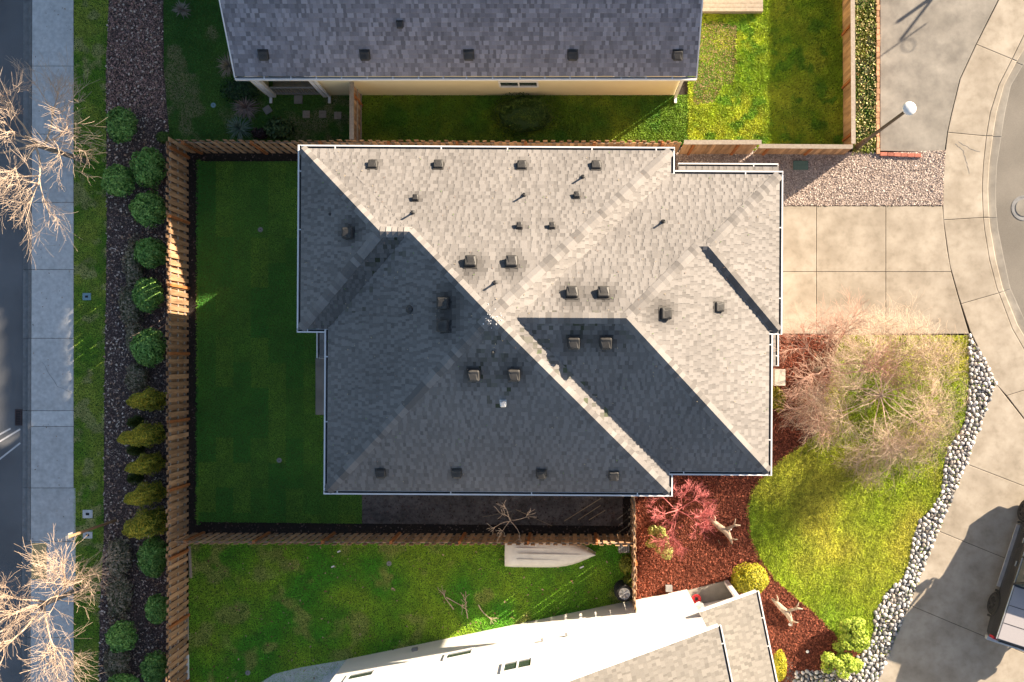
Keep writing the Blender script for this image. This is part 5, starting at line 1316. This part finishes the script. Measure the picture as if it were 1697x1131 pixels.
# local: x forward from the rear bumper, y left (+) 0.98 = left side
def loft(mb, secs):
    k = len(secs[0]); vs = [p for s_ in secs for p in s_]
    mb.add(vs, [(i*k+j, i*k+(j+1) % k, (i+1)*k+(j+1) % k, (i+1)*k+j) for i in range(len(secs)-1) for j in range(k)]+[tuple(range(k))[::-1], tuple(range((len(secs)-1)*k, len(secs)*k))])
def sec(x, hw, z0, z1, tum=.05):
    return [(x, -hw+.06, z0), (x, hw-.06, z0), (x, hw, z0+.15), (x, hw, z0+.45), (x, hw-tum*.6, z1-.12), (x, hw-tum, z1-.03), (x, hw-tum-.05, z1), (x, -hw+tum+.05, z1), (x, -hw+tum, z1-.03), (x, -hw+tum*.6, z1-.12), (x, -hw, z0+.45), (x, -hw, z0+.15)]
mb = MB(); loft(mb, [sec(.02, .90, .5, 1.27, .08), sec(.12, .96, .45, 1.32), sec(.6, .985, .42, 1.34), sec(2.0, .985, .42, 1.34), sec(2.05, .98, .42, 1.34), sec(3.9, .985, .42, 1.25), sec(4.1, .985, .42, 1.18, .1), sec(5.2, .96, .45, 1.08, .18), sec(5.6, .90, .5, .98, .22), sec(5.72, .78, .55, .85, .2)])
mb.build('body', M_car, tk, smooth=False, bevel=.02)
mb = MB()
loft(mb, [[(x, -a, z) if False else (x, sgn*a, z) for (sgn, a, z) in ((-1, hw, 1.3), (1, hw, 1.3), (1, hw-.17, zt_), (-1, hw-.17, zt_))] for (x, hw, zt_) in ((2.08, .93, 1.62), (2.3, .93, 1.88), (3.35, .93, 1.90), (4.25, .9, 1.32))])
mb.build('cab', M_glass, tk, bevel=.03)
mb = MB(); loft(mb, [[(x, -a, z0) , (x, a, z0), (x, a-.03, z1), (x, -a+.03, z1)] for (x, a, z0, z1) in ((2.22, .74, 1.84, 1.90), (2.5, .77, 1.87, 1.95), (3.2, .77, 1.88, 1.95), (3.45, .74, 1.84, 1.90))]); mb.build('cab_roof', M_car, tk, bevel=.015)
for s_ in (-1, 1):
    for (x0, z0_, x1, z1_) in ((2.08, 1.33, 2.26, 1.86), (3.05, 1.33, 3.05, 1.88), (4.22, 1.31, 3.4, 1.87)):
        mb = MB(); mb.tube([(x0, s_*.935, z0_), (x1, s_*.78, z1_)], [.035, .03], 6); mb.build('pillar', M_car, tk)
    mb = MB(); mb.box((3.1, s_*.93, 1.345), (2.0, .03, .03)); mb.build('window_trim', M_silver, tk)
    mb = MB(); mb.box((1.05, s_*.93, 1.36), (1.95, .035, .04)); mb.build('bed_rail', M_silver, tk, bevel=.01)
    m_r = MB(); m_r.box((3.95, s_*1.10, 1.36), (.14, .24, .22)); m_r.build('mirror', M_black, tk, bevel=.03)
    for x in (1.13, 4.62):
        t = bpy.data.objects.new('wheel', None); C.objects.link(t); t.parent = tk; t.location = (x, s_*.87, .40); t.rotation_euler = (0, 0, 0 if s_ < 0 else math.pi)
        wheel_parts(t, .40, .26, 'Y', mr=M_vent)
        mb = MB(); mb.tube([(x+.47*math.cos(a), s_*.985, .40+.47*math.sin(a)) for a in [R(-5+i*19) for i in range(11)]], [.045]*11, 6); mb.build('wheel_arch', M_black, tk)
    mb = MB(); mb.box((.06, s_*.88, 1.03), (.1, .17, .34)); mb.build('tail_light', M_red, tk, bevel=.02)
    mb = MB(); mb.box((2.9, s_*1.0, .46), (2.3, .14, .05)); mb.build('running_board', M_silver, tk)
    for x in (2.75, 3.6): mb = MB(); mb.box((x, s_*.99, 1.14), (.18, .03, .04)); mb.build('door_handle', M_silver, tk)
    mb = MB(); mb.box((5.62, s_*.68, .82), (.12, .3, .14)); mb.build('headlight', M_lamp, tk, bevel=.02)
mb = MB(); mb.box((1.05, 0, 1.355), (1.9, 1.76, .035)); cv = mb.build('bed_cover', M_cover, tk, bevel=.01)
for x in (.68, 1.32): mb = MB(); mb.box((x, 0, 1.375), (.02, 1.74, .006)); mb.build('seam', M_black, cv)
mb = MB(); mb.box((-.07, 0, .58), (.16, 1.86, .2)); mb.build('bumper', M_silver, tk, bevel=.03)
mb = MB(); mb.box((-.0, 0, 1.0), (.04, 1.5, .45)); mb.build('tailgate', M_car, tk, bevel=.01)

# trees added north of the frame, crowns set to keep sun off the street
labs8 = 'first second third fourth fifth sixth seventh eighth ninth tenth'.split()
for i in range(9):
    xb = 1270+i*42; g = P(xb, -420+random.uniform(-14, 14)); zc_ = .0095*xb-.72
    t = thing('sun_block_tree', labs8[i]+' from the left of the added sun-blocking trees north of the frame', 'tree', (g.x, g.y, 0), 0, 'added sun-blocking trees north of the frame')
    v, c_ = leafcloud((0, 0, zc_), (.85, .7, .47), 1700, .16, (.03, .06, .02), (.06, .10, .03), 'ball', lumps=.3, seed=i*1.7, spread=.8); np_mesh('crown', v, 4, M_leaf, c_, t)
    mb = MB(); mb.tube([(0, 0, -.1), (.05, 0, zc_*.5), (0, 0, zc_)], [.16, .1, .03], 7); mb.build('trunk', M_bark, t)
# basketball hoop beyond the top right corner (only its shadow enters the frame)
L_ = 3.2/math.tan(R(SUN_EL)); g = P(1452, 62)+Vector((SUN_DIR[0]*L_, SUN_DIR[1]*L_, 0))
bh = thing('basketball_hoop', 'portable basketball hoop beyond the upper driveway', 'hoop', (g.x, g.y, -.1), 2.19)
mb = MB(); mb.tube([(0, 0, 0), (0, 0, 3.0)], [.07, .06], 8); mb.tube([(0, 0, 2.4), (-.6, 0, 3.1)], [.04, .04], 6); mb.build('pole', M_pole, bh)
mb = MB(); mb.box((-.65, 0, 3.3), (.04, 1.2, .8)); mb.build('backboard', M_white, bh)
mb = MB(); mb.tube([(-.92+.23*math.cos(R(a)), .23*math.sin(R(a)), 3.05) for a in range(0, 361, 20)], [.012]*19, 5); mb.build('rim', M_post, bh)
mb = MB(); mb.box((.3, 0, .12), (1.0, .7, .24)); mb.build('base', M_black, bh, bevel=.04)
